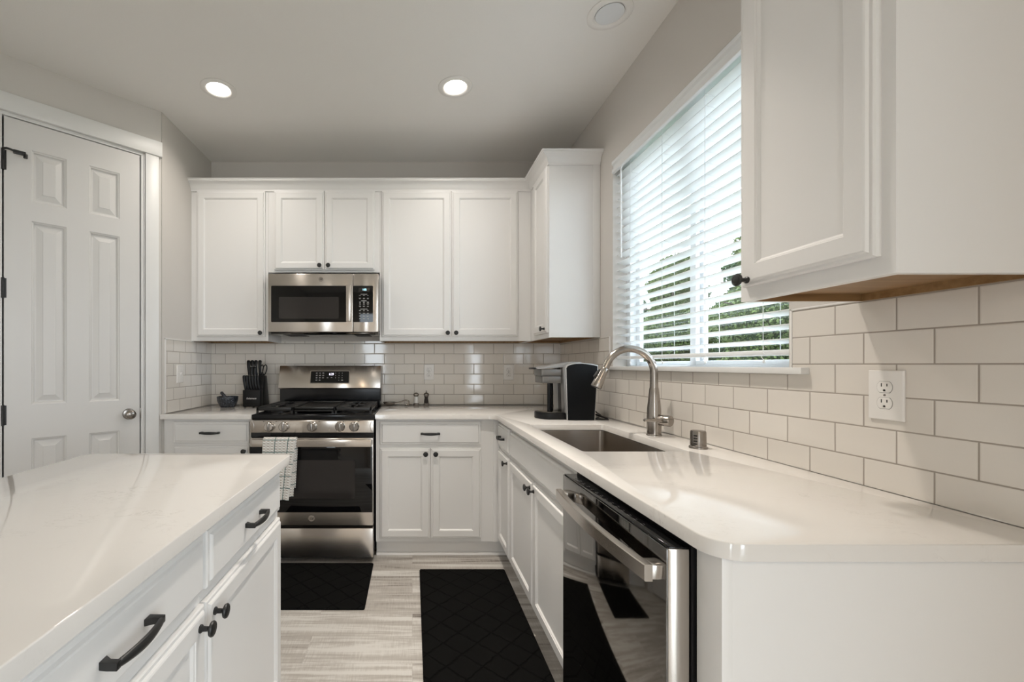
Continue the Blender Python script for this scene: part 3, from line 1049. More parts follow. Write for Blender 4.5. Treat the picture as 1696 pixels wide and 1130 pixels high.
ch = thing('base_cabinet', 'narrow white base cabinet in the corner beside the sink cabinet', 'cabinet', (XF, YF, 0), -math.pi / 2)
wH = YF - 2.421
m_ = MB(); m_.box(0.0005, wH, 0, XR - XF - 0.002, TK, BT)
m_.build('body', M['cab'], ch, smooth=False)
cab_drawer(ch, 0.026, wH - 0.012, 0.716, 0.860, pull=False)
add_pull([c for c in ch.children if c.name.startswith('drawer')][0], (0.026 + wH - 0.012) / 2, 0.788, L=0.10)
cab_door(ch, 0.026, wH - 0.012, 0.1264, 0.697, (wH - 0.042, 0.664))
toe(ch, 0.045, wH, 0.075)

ci = thing('base_cabinet', 'white two door sink base cabinet beside the dishwasher', 'cabinet', (XF, 2.420, 0), -math.pi / 2)
wI = 2.420 - 1.425
m_ = MB()
dI = XR - XF - 0.002
m_.box(0, wI, 0, 0.019, TK, BT)
m_.box(0, 0.016, 0.019, dI, TK, BT)
m_.box(wI - 0.016, wI, 0.019, dI, TK, BT)
m_.box(0.016, wI - 0.016, 0.019, dI, TK, TK + 0.016)
m_.build('body', M['cab'], ci, smooth=False)
cab_drawer(ci, 0.015, 2.420 - 1.490, 0.716, 0.852, pull=False, name='false_front')
cab_door(ci, 0.015, 2.420 - 1.953, 0.1264, 0.697, (2.420 - 1.953 - 0.028, 0.664))
cab_door(ci, 2.420 - 1.947, 2.420 - 1.490, 0.1264, 0.697, (2.420 - 1.947 + 0.030, 0.664))
toe(ci, 0, wI, 0.075)

ep = thing('end_panel', 'wide plain white end panel below the near end of the worktop', 'panel', (0.545, 0.7655, 0))
m_ = MB()
m_.box(0.0, 0.019, 0.0, 0.068, 0.001, BT, 0.001)
m_.box(0.0192, XR - 0.545 - 0.001, 0.0015, 0.0175, 0.001, BT)
m_.build('panel', M['cab'], ep)

# ------------------------------------------------------------------ worktops
def slab(name, outer, hole, z0, z1, label, cat='worktop'):
    t = bmesh.new()
    es = []
    for lp_ in ([outer] + ([hole] if hole else [])):
        vs = [t.verts.new((x, y, z1)) for x, y in lp_]
        es += [t.edges.new((vs[i], vs[(i + 1) % len(vs)])) for i in range(len(vs))]
    bmesh.ops.triangle_fill(t, use_beauty=True, use_dissolve=False, edges=es)
    bmesh.ops.recalc_face_normals(t, faces=t.faces[:])
    if t.faces[0].normal.z < 0:
        bmesh.ops.reverse_faces(t, faces=t.faces[:])
    top = t.faces[:]
    r = bmesh.ops.extrude_face_region(t, geom=top)
    vs = [v for v in r['geom'] if isinstance(v, bmesh.types.BMVert)]
    bmesh.ops.translate(t, verts=vs, vec=(0, 0, z0 - z1))
    bmesh.ops.recalc_face_normals(t, faces=t.faces[:])
    be = [e for e in t.edges if len(e.link_faces) == 2 and all(abs(v.co.z - z1) < 1e-6 for v in e.verts) and e.calc_face_angle(0) > 1.2]
    bmesh.ops.bevel(t, geom=be, offset=0.0025, segments=2, profile=0.5, affect='EDGES')
    mb = MB(); mb._take(t)
    o = mb.build(name, M['quartz'], ang=50)
    return tag(o, label, cat)


CX, CY = 0.522, 2.714
SX0, SX1, SY0, SY1 = 0.610, 0.992, 1.552, 2.263
outer = [(-0.2325, YB - 0.0065), (-0.2325, CY)] + arc(CX - 0.05, CY - 0.05, 0.05, 90, 0, 6)
outer += arc(CX + 0.055, 0.747 + 0.055, 0.055, 180, 270, 8) + [(XR - 0.0065, 0.747), (XR - 0.0065, YB - 0.0065)]
slab('countertop', outer, list(reversed(rrect(SX0, SX1, SY0, SY1, 0.012))), CT - 0.03, CT, 'long white quartz worktop running round the corner with the sink cut into it')
slab('countertop', [(XL + 0.0065, YB - 0.0065), (XL + 0.0005, 2.760), (XL + 0.0005, CY), (-1.0045, CY), (-1.0045, YB - 0.0065)], None, CT - 0.03, CT, 'short white quartz worktop left of the range holding the knife block')

# island
IX0, IX1, IY0, IY1 = -1.125, -0.42, -0.32, 1.517
isl = rrect(IX0, IX1, IY0, IY1, 0.03, 5)
slab('countertop', isl, None, CT - 0.03, CT, 'white quartz worktop of the island in the left foreground')
iy1 = 1.497
IF = -0.465


def island_cab(y0, y1, label, far):
    c = thing('island_cabinet', label, 'cabinet', (IF, y0, 0), math.pi / 2)
    w = y1 - y0
    MB().box(0, w, 0, 0.60, TK, BT).build('body', M['cab'], c, smooth=False)
    return c


i1 = island_cab(0.950, iy1, 'white island cabinet at the far end, one drawer over one door', True)
w1 = iy1 - 0.950
cab_drawer(i1, 0.007, w1 - 0.017, 0.729, 0.858)
cab_door(i1, 0.0015, w1 - 0.012, 0.127, 0.703, (0.030, 0.668))
toe(i1, 0, w1, 0.06)
i2 = island_cab(0.402, 0.949, 'white island cabinet in the bottom left corner, nearest the camera', False)
w2 = 0.547
cab_drawer(i2, 0.012, w2 - 0.008, 0.729, 0.858)
cab_door(i2, 0.012, w2 - 0.003, 0.127, 0.703, (w2 - 0.036, 0.668))
toe(i2, 0, w2, 0.06)
i3 = thing('island_cabinet', 'plain white cabinet of the island below its near end', 'cabinet', (IF, -0.27, 0), math.pi / 2)
MB().box(0, 0.671, 0, 0.60, TK, BT).build('body', M['cab'], i3, smooth=False)
toe(i3, 0, 0.671, 0.06)

# ------------------------------------------------------------------ sink, faucet, air gap
sk = thing('sink', 'rectangular stainless undermount sink in front of the window', 'sink', ((SX0 + SX1) / 2, (SY0 + SY1) / 2, 0.68))
hx, hy = (SX1 - SX0) / 2, (SY1 - SY0) / 2
rings = []
zr = CT - 0.0345 - 0.68
for g, z, r in ((0.022, zr, 0.02), (0.0045, zr, 0.028), (0.0045, zr - 0.003, 0.028), (0.002, zr - 0.17, 0.028), (-0.004, zr - 0.192, 0.028), (-0.02, zr - 0.2, 0.03), (-0.14, zr - 0.202, 0.03)):
    rings.append([(x, y, z) for x, y in rrect(-hx - g, hx + g, -hy - g, hy + g, r)])
sb = MB(); sb.loops(rings, cap0=False, cap1=True)
so = sb.build('basin', M['sink'], sk, ang=40)
mod = so.modifiers.new('thick', 'SOLIDIFY'); mod.thickness = 0.0015; mod.offset = 1.0
MB().lathe([(0.045, 0.0), (0.045, 0.003), (0.038, 0.004), (0.034, -0.004), (0.0, -0.004)], (0.05, 0, zr - 0.2015), 'Z', 28).build('drain', M['nickel'], sk)

fx, fy = 1.059, 1.905
fc = thing('faucet', 'brushed nickel gooseneck pull down faucet behind the sink', 'faucet', (fx, fy, CT))
b = MB()
b.lathe([(0.031, 0.0), (0.031, 0.004), (0.0285, 0.006), (0.0285, 0.075), (0.0275, 0.115), (0.0225, 0.165), (0.0185, 0.205), (0.0180, 0.2075)], (0, 0, 0), 'Z', 36)
b.build('body', M['nickel'], fc)
sp = MB()
# centre line: straight up, half circle, then down towards the sink, in the plane of -X
R = 0.107
pts = [(0, 0, 0.207), (0, 0, 0.24), (0, 0, 0.27)]
zc_ = 0.273
for i in range(0, 25):
    a = math.radians(i * 158 / 24)
    pts.append((-R + R * math.cos(a), 0, zc_ + R * math.sin(a)))
last = Vector(pts[-1]); dr = (Vector(pts[-1]) - Vector(pts[-2])).normalized()
pts.append(tuple(last + dr * 0.02))
sp.tube(pts, [0.0170, 0.0160, 0.0157] + [0.0157] * (len(pts) - 3), 24)
spo = sp.build('spout', M['nickel'], fc, ang=60)
s0 = last + dr * 0.021
hd = MB()
hd.tube([s0, s0 + dr * 0.004, s0 + dr * 0.02, s0 + dr * 0.06, s0 + dr * 0.088, s0 + dr * 0.092], [0.0155, 0.0172, 0.0180, 0.0215, 0.0238, 0.0225], 28)
ho = hd.build('spray_head', M['nickel'], fc, ang=50)
sd = Vector((-dr.z, 0, dr.x)) * -1
if sd.x > 0: sd = -sd
bt = MB()
q = s0 + dr * 0.03 + sd * 0.0185
bt.tube([q - dr * 0.016, q + sd * 0.003, q + dr * 0.022 + sd * 0.006, q + dr * 0.028 + sd * 0.002], [0.004, 0.007, 0.008, 0.004], 10)
tag(bt.build('spray_button', M['black'], fc), 'black spray button')
ax = Vector((0.50, -0.86, 0.0)).normalized()
hb = MB()
hp = Vector((0.004, -0.004, 0.070))
hb.tube([hp, hp + ax * 0.030, hp + ax * 0.031, hp + ax * 0.064, hp + ax * 0.067], [0.0215, 0.0215, 0.0238, 0.0238, 0.0215], 28)
hbo = hb.build('handle_hub', M['nickel'], fc, ang=40)
lv = MB()
lq = hp + ax * 0.046
ld = Vector((-1, -0.30, 0.06)).normalized()
lv.tube([lq, lq + ld * 0.03, lq + ld * 0.10, lq + ld * 0.112, lq + ld * 0.118], [0.010, 0.0072, 0.0075, 0.0075, 0.004], 14)
lv.build('lever', M['nickel'], fc)

ag = thing('air_gap', 'small brushed nickel dishwasher air gap cap on the worktop right of the faucet', 'air gap', (1.060, 1.612, CT))
b = MB(); b.lathe([(0.0305, 0), (0.0305, 0.006), (0.0265, 0.009), (0.0265, 0.012), (0.0255, 0.060), (0.0235, 0.065), (0.0, 0.066)], (0, 0, 0), 'Z', 36)
b.build('cap', M['pewter'], ag)
b = MB()
for i in range(4):
    b.box(-0.0275, -0.0245, -0.012, 0.000, 0.016 + i * 0.010, 0.021 + i * 0.010, mtx=Matrix.Rotation(math.radians(25), 4, 'Z'))
b.build('vent_slots', M['slot'], ag)

# ------------------------------------------------------------------ range
RX = -0.6185
rg = thing('gas_range', 'stainless gas range with a black cooktop below the microwave', 'range', (RX, 2.70, 0))
W2 = 0.3795
YR = YB - 0.02 - 2.70
b = MB()
b.box(-W2, W2, 0.02, YR, 0.03, 0.86)
b.box(-W2, W2, -0.012, 0.05, 0.775, 0.81)
b.box(-W2 + 0.02, W2 - 0.02, 0.06, YR - 0.05, 0.001, 0.03)
b.build('body', M['enamel'], rg, smooth=False)
ck = MB()
ck.box(-W2 - 0.0015, W2 + 0.0015, 0.0, 0.505, 0.884, 0.9145, 0.006, 3)
ck.box(-W2 - 0.0005, W2 + 0.0005, 0.01, 0.52, 0.86, 0.886)
ck.box(-W2 + 0.02, W2 - 0.02, 0.03, 0.50, 0.9145, 0.918, 0.001)
ck.build('cooktop', M['enamel'], rg)
cp = MB()
cp.prism([(-0.022, 0.806), (-0.022, 0.878), (-0.012, 0.883), (0.02, 0.883), (0.02, 0.806)], -W2, W2, 'YZ', 0.002)
cpo = cp.build('control_panel', M['steel'], rg)
for s in (-1, 1):
    rim = MB()
    rim.tube([(s * (W2 - 0.010 - 0.012 * math.sin(k * math.pi / 10)), -0.0222, 0.810 + 0.0068 * k) for k in range(11)], 0.0018, 8)
    rim.build('panel_edge', M['nickel'], cpo)
for x in (-0.285, -0.208, 0.056, 0.205, 0.300):
    lg = MB()
    lg.box(x - 0.016, x - 0.008, -0.0225, -0.0215, 0.872, 0.876)
    lg.box(x - 0.004, x + 0.002, -0.0225, -0.0215, 0.872, 0.8735)
    lg.build('knob_marking', M['slot'], cpo)
for x in (-0.262, -0.172, 0.001, 0.173, 0.261):
    k = MB()
    k.lathe([(0.0315, 0), (0.0315, -0.004), (0.029, -0.006), (0.0275, -0.022), (0.024, -0.026), (0.0, -0.026)], (x, -0.022, 0.8435), 'Y', 32)
    k.box(x - 0.0055, x + 0.0055, -0.022 - 0.040, -0.022 - 0.024, 0.8435 - 0.023, 0.8435 + 0.023, 0.003)
    ko = k.build('burner_knob', M['nickel'], rg)
    MB().box(x - 0.001, x + 0.001, -0.0626, -0.0615, 0.8435 - 0.02, 0.8435 + 0.02).build('pointer', M['slot'], ko)
# oven door
od = MB()
od.box(-W2 + 0.002, W2 - 0.002, -0.035, 0.018, 0.238, 0.775, 0.004)
odo = od.build('oven_door', M['steel'], rg)
MB().box(-W2 + 0.0025, W2 - 0.006, -0.0385, -0.034, 0.3196, 0.722, 0.001).build('door_glass', M['blackglass'], odo)
MB().prism(rrect(-0.268, 0.268, 0.405, 0.640, 0.012), -0.0392, -0.038, 'XZ').build('door_window', M['greyglass'], odo)
for x in (-0.19, 0.01, 0.2):
    pass
vt = MB()
for xa, xb in ((-0.36, -0.22), (-0.19, -0.04), (-0.01, 0.12), (0.15, 0.21)):
    vt.box(xa, xb, -0.0362, -0.0345, 0.760, 0.768)
vt.build('vent_slots', M['slot'], odo)
hn = MB()
hn.prism([(-0.350, -0.085), (-0.354, -0.080), (-0.354, -0.064), (0.374, -0.064), (0.374, -0.080), (0.370, -0.085)], 0.7290, 0.7735, 'XY', 0.003)
for xa in (-0.354, 0.350):
    hn.box(xa, xa + 0.024, -0.070, -0.033, 0.735, 0.766, 0.002)
hn.build('handle', M['steel'], odo)
lo = MB()
lo.lathe([(0.020, 0.0), (0.020, -0.0015), (0.0175, -0.002), (0.017, -0.0012), (0.0, -0.0012)], (0.0, -0.0352, 0.280), 'Y', 32)
lo.build('emblem', M['nickel'], odo)


def emblem_text(parent, x, y, z, s):
    text('GE', 'emblem_letters', s, (x, y, z), FRONT, M['slot'], parent, shear=0.3)


emblem_text(odo, 0.0, -0.0368, 0.280, 0.020)
dw_ = MB()
dw_.box(-W2 + 0.002, W2 - 0.002, -0.030, 0.018, 0.038, 0.219, 0.004)
dwo = dw_.build('storage_drawer', M['steel'], rg)
# backguard
bg_ = MB()
bg_.prism([(0.565, 0.945), (0.565, 1.055), (0.62, 1.055), (0.62, 0.945)], -W2 + 0.004, W2 - 0.004, 'YZ')
bg_.box(-W2 + 0.002, W2 - 0.002, 0.555, YR, 0.90, 0.95)
bg_.box(-W2, W2, 0.60, YR, 0.95, 1.215)
bg_.build('backguard', M['enamel'], rg, smooth=False)
bs = MB()
bs.prism([(0.535, 1.052), (0.548, 1.044), (0.60, 1.044), (0.605, 1.218), (0.585, 1.218), (0.578, 1.212)], -W2 - 0.001, W2 + 0.001, 'YZ', 0.003)
bso = bs.build('backguard_panel', M['steel'], rg)
tilt_b = math.atan2(0.043, 0.16)
mt = Matrix.Translation((0, 0.5565, 1.132)) @ Matrix.Rotation(-tilt_b, 4, 'X')
b = MB(); b.prism(rrect(-0.148, 0.150, -0.050, 0.050, 0.006), -0.0030, 0.004, 'XZ'); b.xform(mt)
b.build('display_bezel', M['nickel'], bso)
b = MB(); b.prism(rrect(-0.142, 0.144, -0.045, 0.045, 0.004), -0.0042, 0.002, 'XZ'); b.xform(mt)
dpo = b.build('display', M['blackglass'], bso)
b = MB()
random.seed(4)
for i, x in enumerate((-0.098, -0.074, -0.050)):
    for j, z in enumerate((0.030, 0.012, -0.006, -0.024)):
        if i == 2 and j == 3: continue
        for k in range(2):
            b.box(x - 0.007 + random.random() * 0.002, x + 0.005 + random.random() * 0.003, -0.0047, -0.0043, z - 0.0035 + k * 0.0045, z - 0.0010 + k * 0.0045)
for x in (0.044, 0.069, 0.093):
    for z in (0.030, 0.012, -0.006):
        b.box(x - 0.002, x + 0.002, -0.0047, -0.0043, z - 0.0025, z + 0.0025)
b.box(0.067, 0.071, -0.0047, -0.0043, -0.0265, -0.0215)
b.box(0.087, 0.100, -0.0047, -0.0043, -0.0275, -0.0205)
b.box(-0.022, -0.010, -0.0047, -0.0043, -0.0075, -0.0045)
b.box(0.008, 0.020, -0.0047, -0.0043, -0.0055, -0.0030)
b.xform(mt)
b.build('key_lettering', M['legend'], dpo)
tx = text('6:29', 'clock_digits', 0.026, (0.0, 0, 0), FRONT, M['lcd_white'], dpo, sx=0.8)
tx.matrix_local = mt @ Matrix.Translation((0.012, -0.0048, 0.021)) @ Matrix.Rotation(math.pi / 2, 4, 'X') @ Matrix.Diagonal((0.8, 1, 1, 1))
# burners and grates
for (x, y, r) in ((-0.245, 0.15, 0.045), (-0.245, 0.37, 0.038), (0.245, 0.15, 0.048), (0.245, 0.37, 0.036), (0.0, 0.26, 0.045)):
    k = MB()
    k.lathe([(r + 0.012, 0), (r + 0.012, 0.006), (r, 0.010), (r, 0.016), (r * 0.8, 0.021), (0, 0.0215)], (x, y, 0.918), 'Z', 28)
    k.build('burner', M['iron'], rg)


def grate(xa, xb):
    g = MB()
    ya, yb, zt, h = 0.030, 0.492, 0.957, 0.011
    bw = 0.012
    g.box(xa, xb, ya, ya + bw, zt - 0.022, zt, 0.002)
    g.box(xa, xb, yb - bw, yb, zt - 0.022, zt, 0.002)
    g.box(xa, xa + bw, ya, yb, zt - 0.022, zt, 0.002)
    g.box(xb - bw, xb, ya, yb, zt - 0.022, zt, 0.002)
    xm = (xa + xb) / 2
    g.box(xm - 0.004, xm + 0.004, ya, yb, zt - h, zt, 0.002)
    ym = (ya + yb) / 2
    g.box(xa, xb, ym - 0.005, ym + 0.005, zt - h, zt, 0.002)
    n = 13
    for i in range(n):
        y = ya + 0.035 + i * (yb - ya - 0.07) / (n - 1)
        ln = 0.060 if i % 3 else 0.085
        g.box(xa, xa + ln, y - 0.0035, y + 0.0035, zt - h, zt, 0.001)
        g.box(xb - ln, xb, y - 0.0035, y + 0.0035, zt - h, zt, 0.001)
    for x in (xa + 0.006, xb - 0.006):
        for y in (ya + 0.006, yb - 0.006, ym):
            g.box(x - 0.006, x + 0.006, y - 0.006, y + 0.006, 0.9165, zt - 0.01)
    return g.build('grate', M['iron'], rg)


grate(-0.362, -0.132)
grate(0.132, 0.362)
gd = MB()
gd.box(-0.128, 0.128, 0.030, 0.492, 0.938, 0.953, 0.004)
gd.box(-0.128, 0.128, 0.030, 0.042, 0.930, 0.961, 0.003)
gd.box(-0.128, 0.128, 0.480, 0.492, 0.930, 0.961, 0.003)
gd.box(-0.128, -0.118, 0.030, 0.492, 0.930, 0.961, 0.003)
gd.box(0.118, 0.128, 0.030, 0.492, 0.930, 0.961, 0.003)
for x in (-0.115, 0.115):
    for y in (0.05, 0.47):
        gd.box(x - 0.007, x + 0.007, y - 0.007, y + 0.007, 0.9165, 0.94)
gd.build('griddle_plate', M['iron'], rg)

# ------------------------------------------------------------------ microwave
mw = thing('microwave', 'stainless over the range microwave under the short cabinet', 'microwave', (-0.613, 2.99, 1.45))
W = 0.3805
MH = 0.425
b = MB()
b.box(-W, W, 0.02, YB - 2.99 - 0.01, 0.012, MH - 0.026)
b.build('body', M['enamel'], mw, smooth=False)
sx_ = 0.2055         # seam between door and control side
b = MB()
b.box(-W, sx_ - 0.0008, -0.002, 0.0195, 0.0, MH - 0.024, 0.005)
mdo = b.build('door', M['steel'], mw)
b = MB()
b.box(sx_ + 0.0008, W, -0.002, 0.0195, 0.0, MH - 0.024, 0.005)
mco = b.build('control_side', M['steel'], mw)
zl, zh = 0.068, 0.318
b = MB(); b.prism(rrect(-0.357, 0.160, zl, zh, 0.006), -0.0045, 0.002, 'XZ')
mgo = b.build('door_glass', M['blackglass'], mdo)
b = MB(); b.prism(rrect(-0.304, 0.108, zl + 0.023, zl + 0.173, 0.008), -0.0052, -0.004, 'XZ')
b.build('door_window', M['greyglass'], mdo)
b = MB()
b.prism([(0.160, -0.030), (0.164, -0.034), (0.192, -0.034), (0.196, -0.030), (0.196, -0.006), (0.160, -0.006)], zl + 0.004, zh + 0.003, 'XY', 0.002)
b.build('handle', M['steel'], mdo)
b = MB(); b.prism(rrect(0.200 + 0.007, 0.343, zl, zh, 0.006), -0.0045, 0.002, 'XZ')
mcg = b.build('control_glass', M['blackglass'], mco)
b = MB(); b.box(0.244, 0.318, -0.0056, -0.0044, 0.277, 0.303)
b.build('display', M['enamel'], mco)
text('1:05', 'clock_digits', 0.020, (0.284, -0.0060, 0.290), FRONT, M['lcd_blue'], mco, sx=0.85)
b = MB()
random.seed(9)
def leg(x, z, w, h):
    b.box(x - w / 2, x + w / 2, -0.0050, -0.0044, z - h / 2, z + h / 2)
leg(0.280, 0.259, 0.045, 0.004); leg(0.280, 0.214, 0.036, 0.004); leg(0.280, 0.157, 0.048, 0.004)
for r_, z in enumerate((0.249, 0.230, 0.204, 0.192, 0.176, 0.147, 0.128, 0.109, 0.091)):
    for x in (0.253, 0.280, 0.307):
        leg(x, z + 0.0018, 0.010 + random.random() * 0.006, 0.0022)
        if r_ > 0: leg(x, z - 0.0018, 0.008 + random.random() * 0.006, 0.0022)
b.build('key_lettering', M['legend'], mco)
b = MB()
b.lathe([(0.0165, 0), (0.0165, -0.0015), (0.0135, -0.0015), (0.0135, -0.0005)], (-0.016, -0.002, 0.362), 'Y', 28)
b.build('emblem', M['pewter'], mdo)
text('GE', 'emblem_letters', 0.015, (-0.016, -0.0028, 0.362), FRONT, M['slot'], mdo, shear=0.3)
b = MB()
b.prism([(0.02, 0.011), (0.34, 0.011), (0.37, -0.012), (0.06, -0.012)], -W + 0.004, W - 0.004, 'YZ', 0.002)
bo = b.build('underside', M['steel_dark'], mw)
b = MB()
for xa, xb in ((-0.30, -0.16), (0.20, 0.31)):
    for i in range(7):
        b.box(xa, xb, 0.075 + i * 0.03, 0.09 + i * 0.03, -0.0135, -0.0118)
b.box(-0.15, 0.15, 0.055, 0.11, -0.0135, -0.0118)
b.build('vent_grille', M['slot'], bo)

# ------------------------------------------------------------------ dishwasher (local x runs towards the camera, y into the cabinet)
dw = thing('dishwasher', 'dark stainless dishwasher with a bowed bar handle under the near worktop', 'dishwasher', (0.492, 1.420, 0), -math.pi / 2)
DWW = 0.580
b = MB(); b.box(0.004, DWW - 0.002, 0.064, 0.62, 0.10, 0.862)
b.box(0.0, DWW + 0.002, 0.046, 0.064, 0.06, 0.878)
b.build('tub', M['plastic'], dw, smooth=False)
b = MB(); b.box(0.002, DWW, 0.002, 0.045, 0.105, 0.866, 0.003)
ddo = b.build('door', M['steel'], dw)
b = MB(); b.box(0.0025, DWW - 0.0008, -0.0008, 0.004, 0.106, 0.8655, 0.001)
tag(b.build('door_front', M['steel_dark'], ddo), 'dark reflective front skin')
b = MB(); b.box(0.004, DWW - 0.003, 0.003, 0.0442, 0.8655, 0.8685, 0.0008)
cpo = b.build('control_strip', M['blackglass'], ddo)
b = MB()
random.seed(3)
for i in range(14):
    x = 0.06 + i * 0.030
    b.box(x, x + 0.008 + random.random() * 0.006, 0.016, 0.0175, 0.8684, 0.8688)
    b.box(x, x + 0.005 + random.random() * 0.006, 0.022, 0.0232, 0.8684, 0.8688)
b.build('key_lettering', M['legend_dim'], ddo)
b = MB()
n = 20
rings = []
h0, h1 = 0.055, DWW - 0.005
for i in range(n + 1):
    u = i / n
    x = h0 + (h1 - h0) * u
    bow = 0.014 * (1 - (2 * u - 1) ** 2)
    y0 = -0.041 - bow
    rings.append([(x, y0 + 0.016, 0.801), (x, y0 + 0.002, 0.801), (x, y0, 0.803), (x, y0, 0.832), (x, y0 + 0.002, 0.834), (x, y0 + 0.016, 0.834)])
b.loops(rings)
for x in (h0, h1 - 0.040):
    b.box(x + 0.0015, x + 0.0385, -0.0295, 0.0, 0.8035, 0.8315, 0.002)
b.build('handle', M['steel'], dw, ang=30)
b = MB(); b.box(0.004, DWW, 0.075, 0.09, 0.001, 0.10)
b.build('toe_kick', M['plastic'], dw, smooth=False)

# ------------------------------------------------------------------ coffee maker
kg = thing('coffee_maker', 'black and silver pod coffee maker in the corner by the sink', 'coffee maker', (0.86, 2.42, CT + 0.0005))
side = [(0.0086, 0.0), (-0.0003, 0.290)] + [(0.006, 0.301), (0.0204, 0.308), (0.040, 0.3125), (0.056, 0.3148), (0.085, 0.315), (0.1156, 0.3125), (0.150, 0.307), (0.1721, 0.302)] + [(0.1543, 0.0)]


def grow(poly, d):
    cx = sum(p[0] for p in poly) / len(poly); cz = sum(p[1] for p in poly) / len(poly)
    out = []
    for x, z in poly:
        out.append((x + d * (1 if x > cx else -1), max(0.0, z + d * (1 if z > cz else -1)) if z > 0.01 else 0.0))
    return out


KD = 0.235
for ya, yb in ((0.0, 0.012), (KD - 0.012, KD)):
    b = MB(); b.prism(side, ya, yb, 'XZ', 0.003)
    b.build('side_panel', M['keurig'], kg, ang=30)
for ya, yb in ((0.0065, 0.020), (KD - 0.020, KD - 0.0065)):
    b = MB(); b.prism(grow(side, 0.0055), ya, yb, 'XZ', 0.002)
    b.build('silver_band', M['silver_light'], kg, ang=30)
b = MB()
b.prism([(0.004, 0.0), (-0.006, 0.285), (0.004, 0.303), (0.03, 0.316), (0.09, 0.322), (0.166, 0.306), (0.150, 0.0)], 0.018, KD - 0.018, 'XZ', 0.002)
b.build('housing', M['plastic'], kg, ang=30)
b = MB()
for ya, yb in ((0.020, 0.088), (KD - 0.088, KD - 0.020)):
    b.prism([(0.0005, 0.036), (-0.010, 0.287), (0.002, 0.306), (0.03, 0.3195), (0.09, 0.3255), (0.09, 0.310), (0.0085, 0.29), (0.012, 0.036)], ya, yb, 'XZ', 0.002)
b.build('front_column', M['silver'], kg, ang=30)
b = MB()
hp_ = rrect(-0.126, -0.008, 0.046, KD - 0.046, 0.012, 5)
b.prism(hp_, 0.205, 0.245, 'XY', 0.003)
b.prism(rrect(-0.131, -0.008, 0.044, KD - 0.044, 0.012, 5), 0.246, 0.284, 'XY', 0.003)
b.build('brew_head', M['silver_dark'], kg, ang=30)
b = MB()
lid = []
for y, s in ((0.045, 0.0), (0.052, 1.0), (KD - 0.052, 1.0), (KD - 0.045, 0.0)):
    lid.append([(-0.152, y, 0.2865), (-0.136, y, 0.2865), (0.06, y, 0.2995), (0.10, y, 0.310), (0.10, y, 0.318 + 0.006 * s), (0.05, y, 0.320 + 0.007 * s), (-0.03, y, 0.309 + 0.007 * s), (-0.10, y, 0.297 + 0.005 * s), (-0.152, y, 0.2900)])
b.loops(lid)
b.build('lid', M['silver'], kg, ang=40)
b = MB(); b.tube([(-0.160, 0.06, 0.289), (-0.168, 0.10, 0.289), (-0.168, 0.135, 0.289), (-0.160, 0.175, 0.289)], 0.0055, 10)
b.build('lift_handle', M['plastic'], kg)
b = MB()
tray = [(0.02, 0.028)] + [(0.02, KD - 0.028)] + arc(-0.045, KD / 2, 0.0, 90, 90, 0) if False else [(0.010, 0.030)] + [(-0.070, 0.030)] + [(-0.070 - 0.075 * math.sin(math.radians(a)), KD / 2 - (KD / 2 - 0.030) * math.cos(math.radians(a))) for a in range(15, 180, 15)] + [(-0.070, KD - 0.030), (0.010, KD - 0.030)]
b.prism(tray, 0.0, 0.038, 'XY', 0.004)
b.build('drip_tray', M['plastic'], kg, ang=40)
b = MB()
tr2 = [(-0.008, 0.050), (-0.070, 0.050)] + [(-0.070 - 0.055 * math.sin(math.radians(a)), KD / 2 - (KD / 2 - 0.050) * math.cos(math.radians(a))) for a in range(15, 180, 15)] + [(-0.070, KD - 0.050), (-0.008, KD - 0.050)]
b.prism(tr2, 0.0375, 0.0405, 'XY', 0.001)
b.build('drip_plate', M['nickel'], kg, ang=40)
b = MB(); b.lathe([(0.016, 0.04), (0.016, 0.204)], (-0.045, 0.150, 0), 'Z', 20)
b.lathe([(0.010, 0.04), (0.010, 0.204)], (-0.062, 0.120, 0), 'Z', 16)
b.build('dispenser_column', M['enamel'], kg)

cordo = MB()
cz = CT + 0.005
cpts = [(1.030, 2.52, cz + 0.012), (1.05, 2.50, cz + 0.020), (1.075, 2.475, cz + 0.010), (1.10, 2.445, cz), (1.085, 2.432, cz), (1.04, 2.44, cz), (1.06, 2.50, cz), (1.10, 2.56, cz), (1.125, 2.60, cz + 0.004), (1.135, 2.70, cz + 0.02), (1.140, 2.80, cz + 0.10)]
fine = []
for i in range(len(cpts) - 1):
    p0, p1, p2, p3 = [Vector(cpts[max(0, min(len(cpts) - 1, i + k))]) for k in (-1, 0, 1, 2)]
    for s in range(6):
        t_ = s / 6
        fine.append(0.5 * ((2 * p1) + (p2 - p0) * t_ + (2 * p0 - 5 * p1 + 4 * p2 - p3) * t_ ** 2 + (3 * p1 - p0 - 3 * p2 + p3) * t_ ** 3))
fine.append(Vector(cpts[-1]))
cordo.tube(fine, 0.0042, 8)
tag(cordo.build('power_cord', M['plastic']), 'black power cord lying on the worktop behind the coffee maker', 'cord')

# ------------------------------------------------------------------ knife block with knives
KX, KY = -1.168, 3.153
kbx = thing('knife_block', 'black wooden knife block on the worktop left of the range', 'knife block', (KX, KY, CT))
b = MB()
b.box(-0.063, 0.063, 0.0, 0.062, 0.006, 0.127, 0.002)
b.prism([(0.0625, 0.006), (0.205, 0.006), (0.150, 0.229), (0.104, 0.229), (0.0625, 0.135)], -0.063, 0.063, 'YZ', 0.002)
b.build('block', M['block'], kbx)
for x in (-0.05, 0.05):
    for y in (0.012, 0.185):
        MB().lathe([(0.008, 0.0), (0.008, 0.0062)], (x, y, 0), 'Z', 12).build('rubber_foot', M['plastic'], kbx)
text('Farberware', 'maker_lettering', 0.0195, (0.0, -0.0004, 0.066), FRONT, M['white_plastic'], kbx, shear=0.25, sx=0.78)


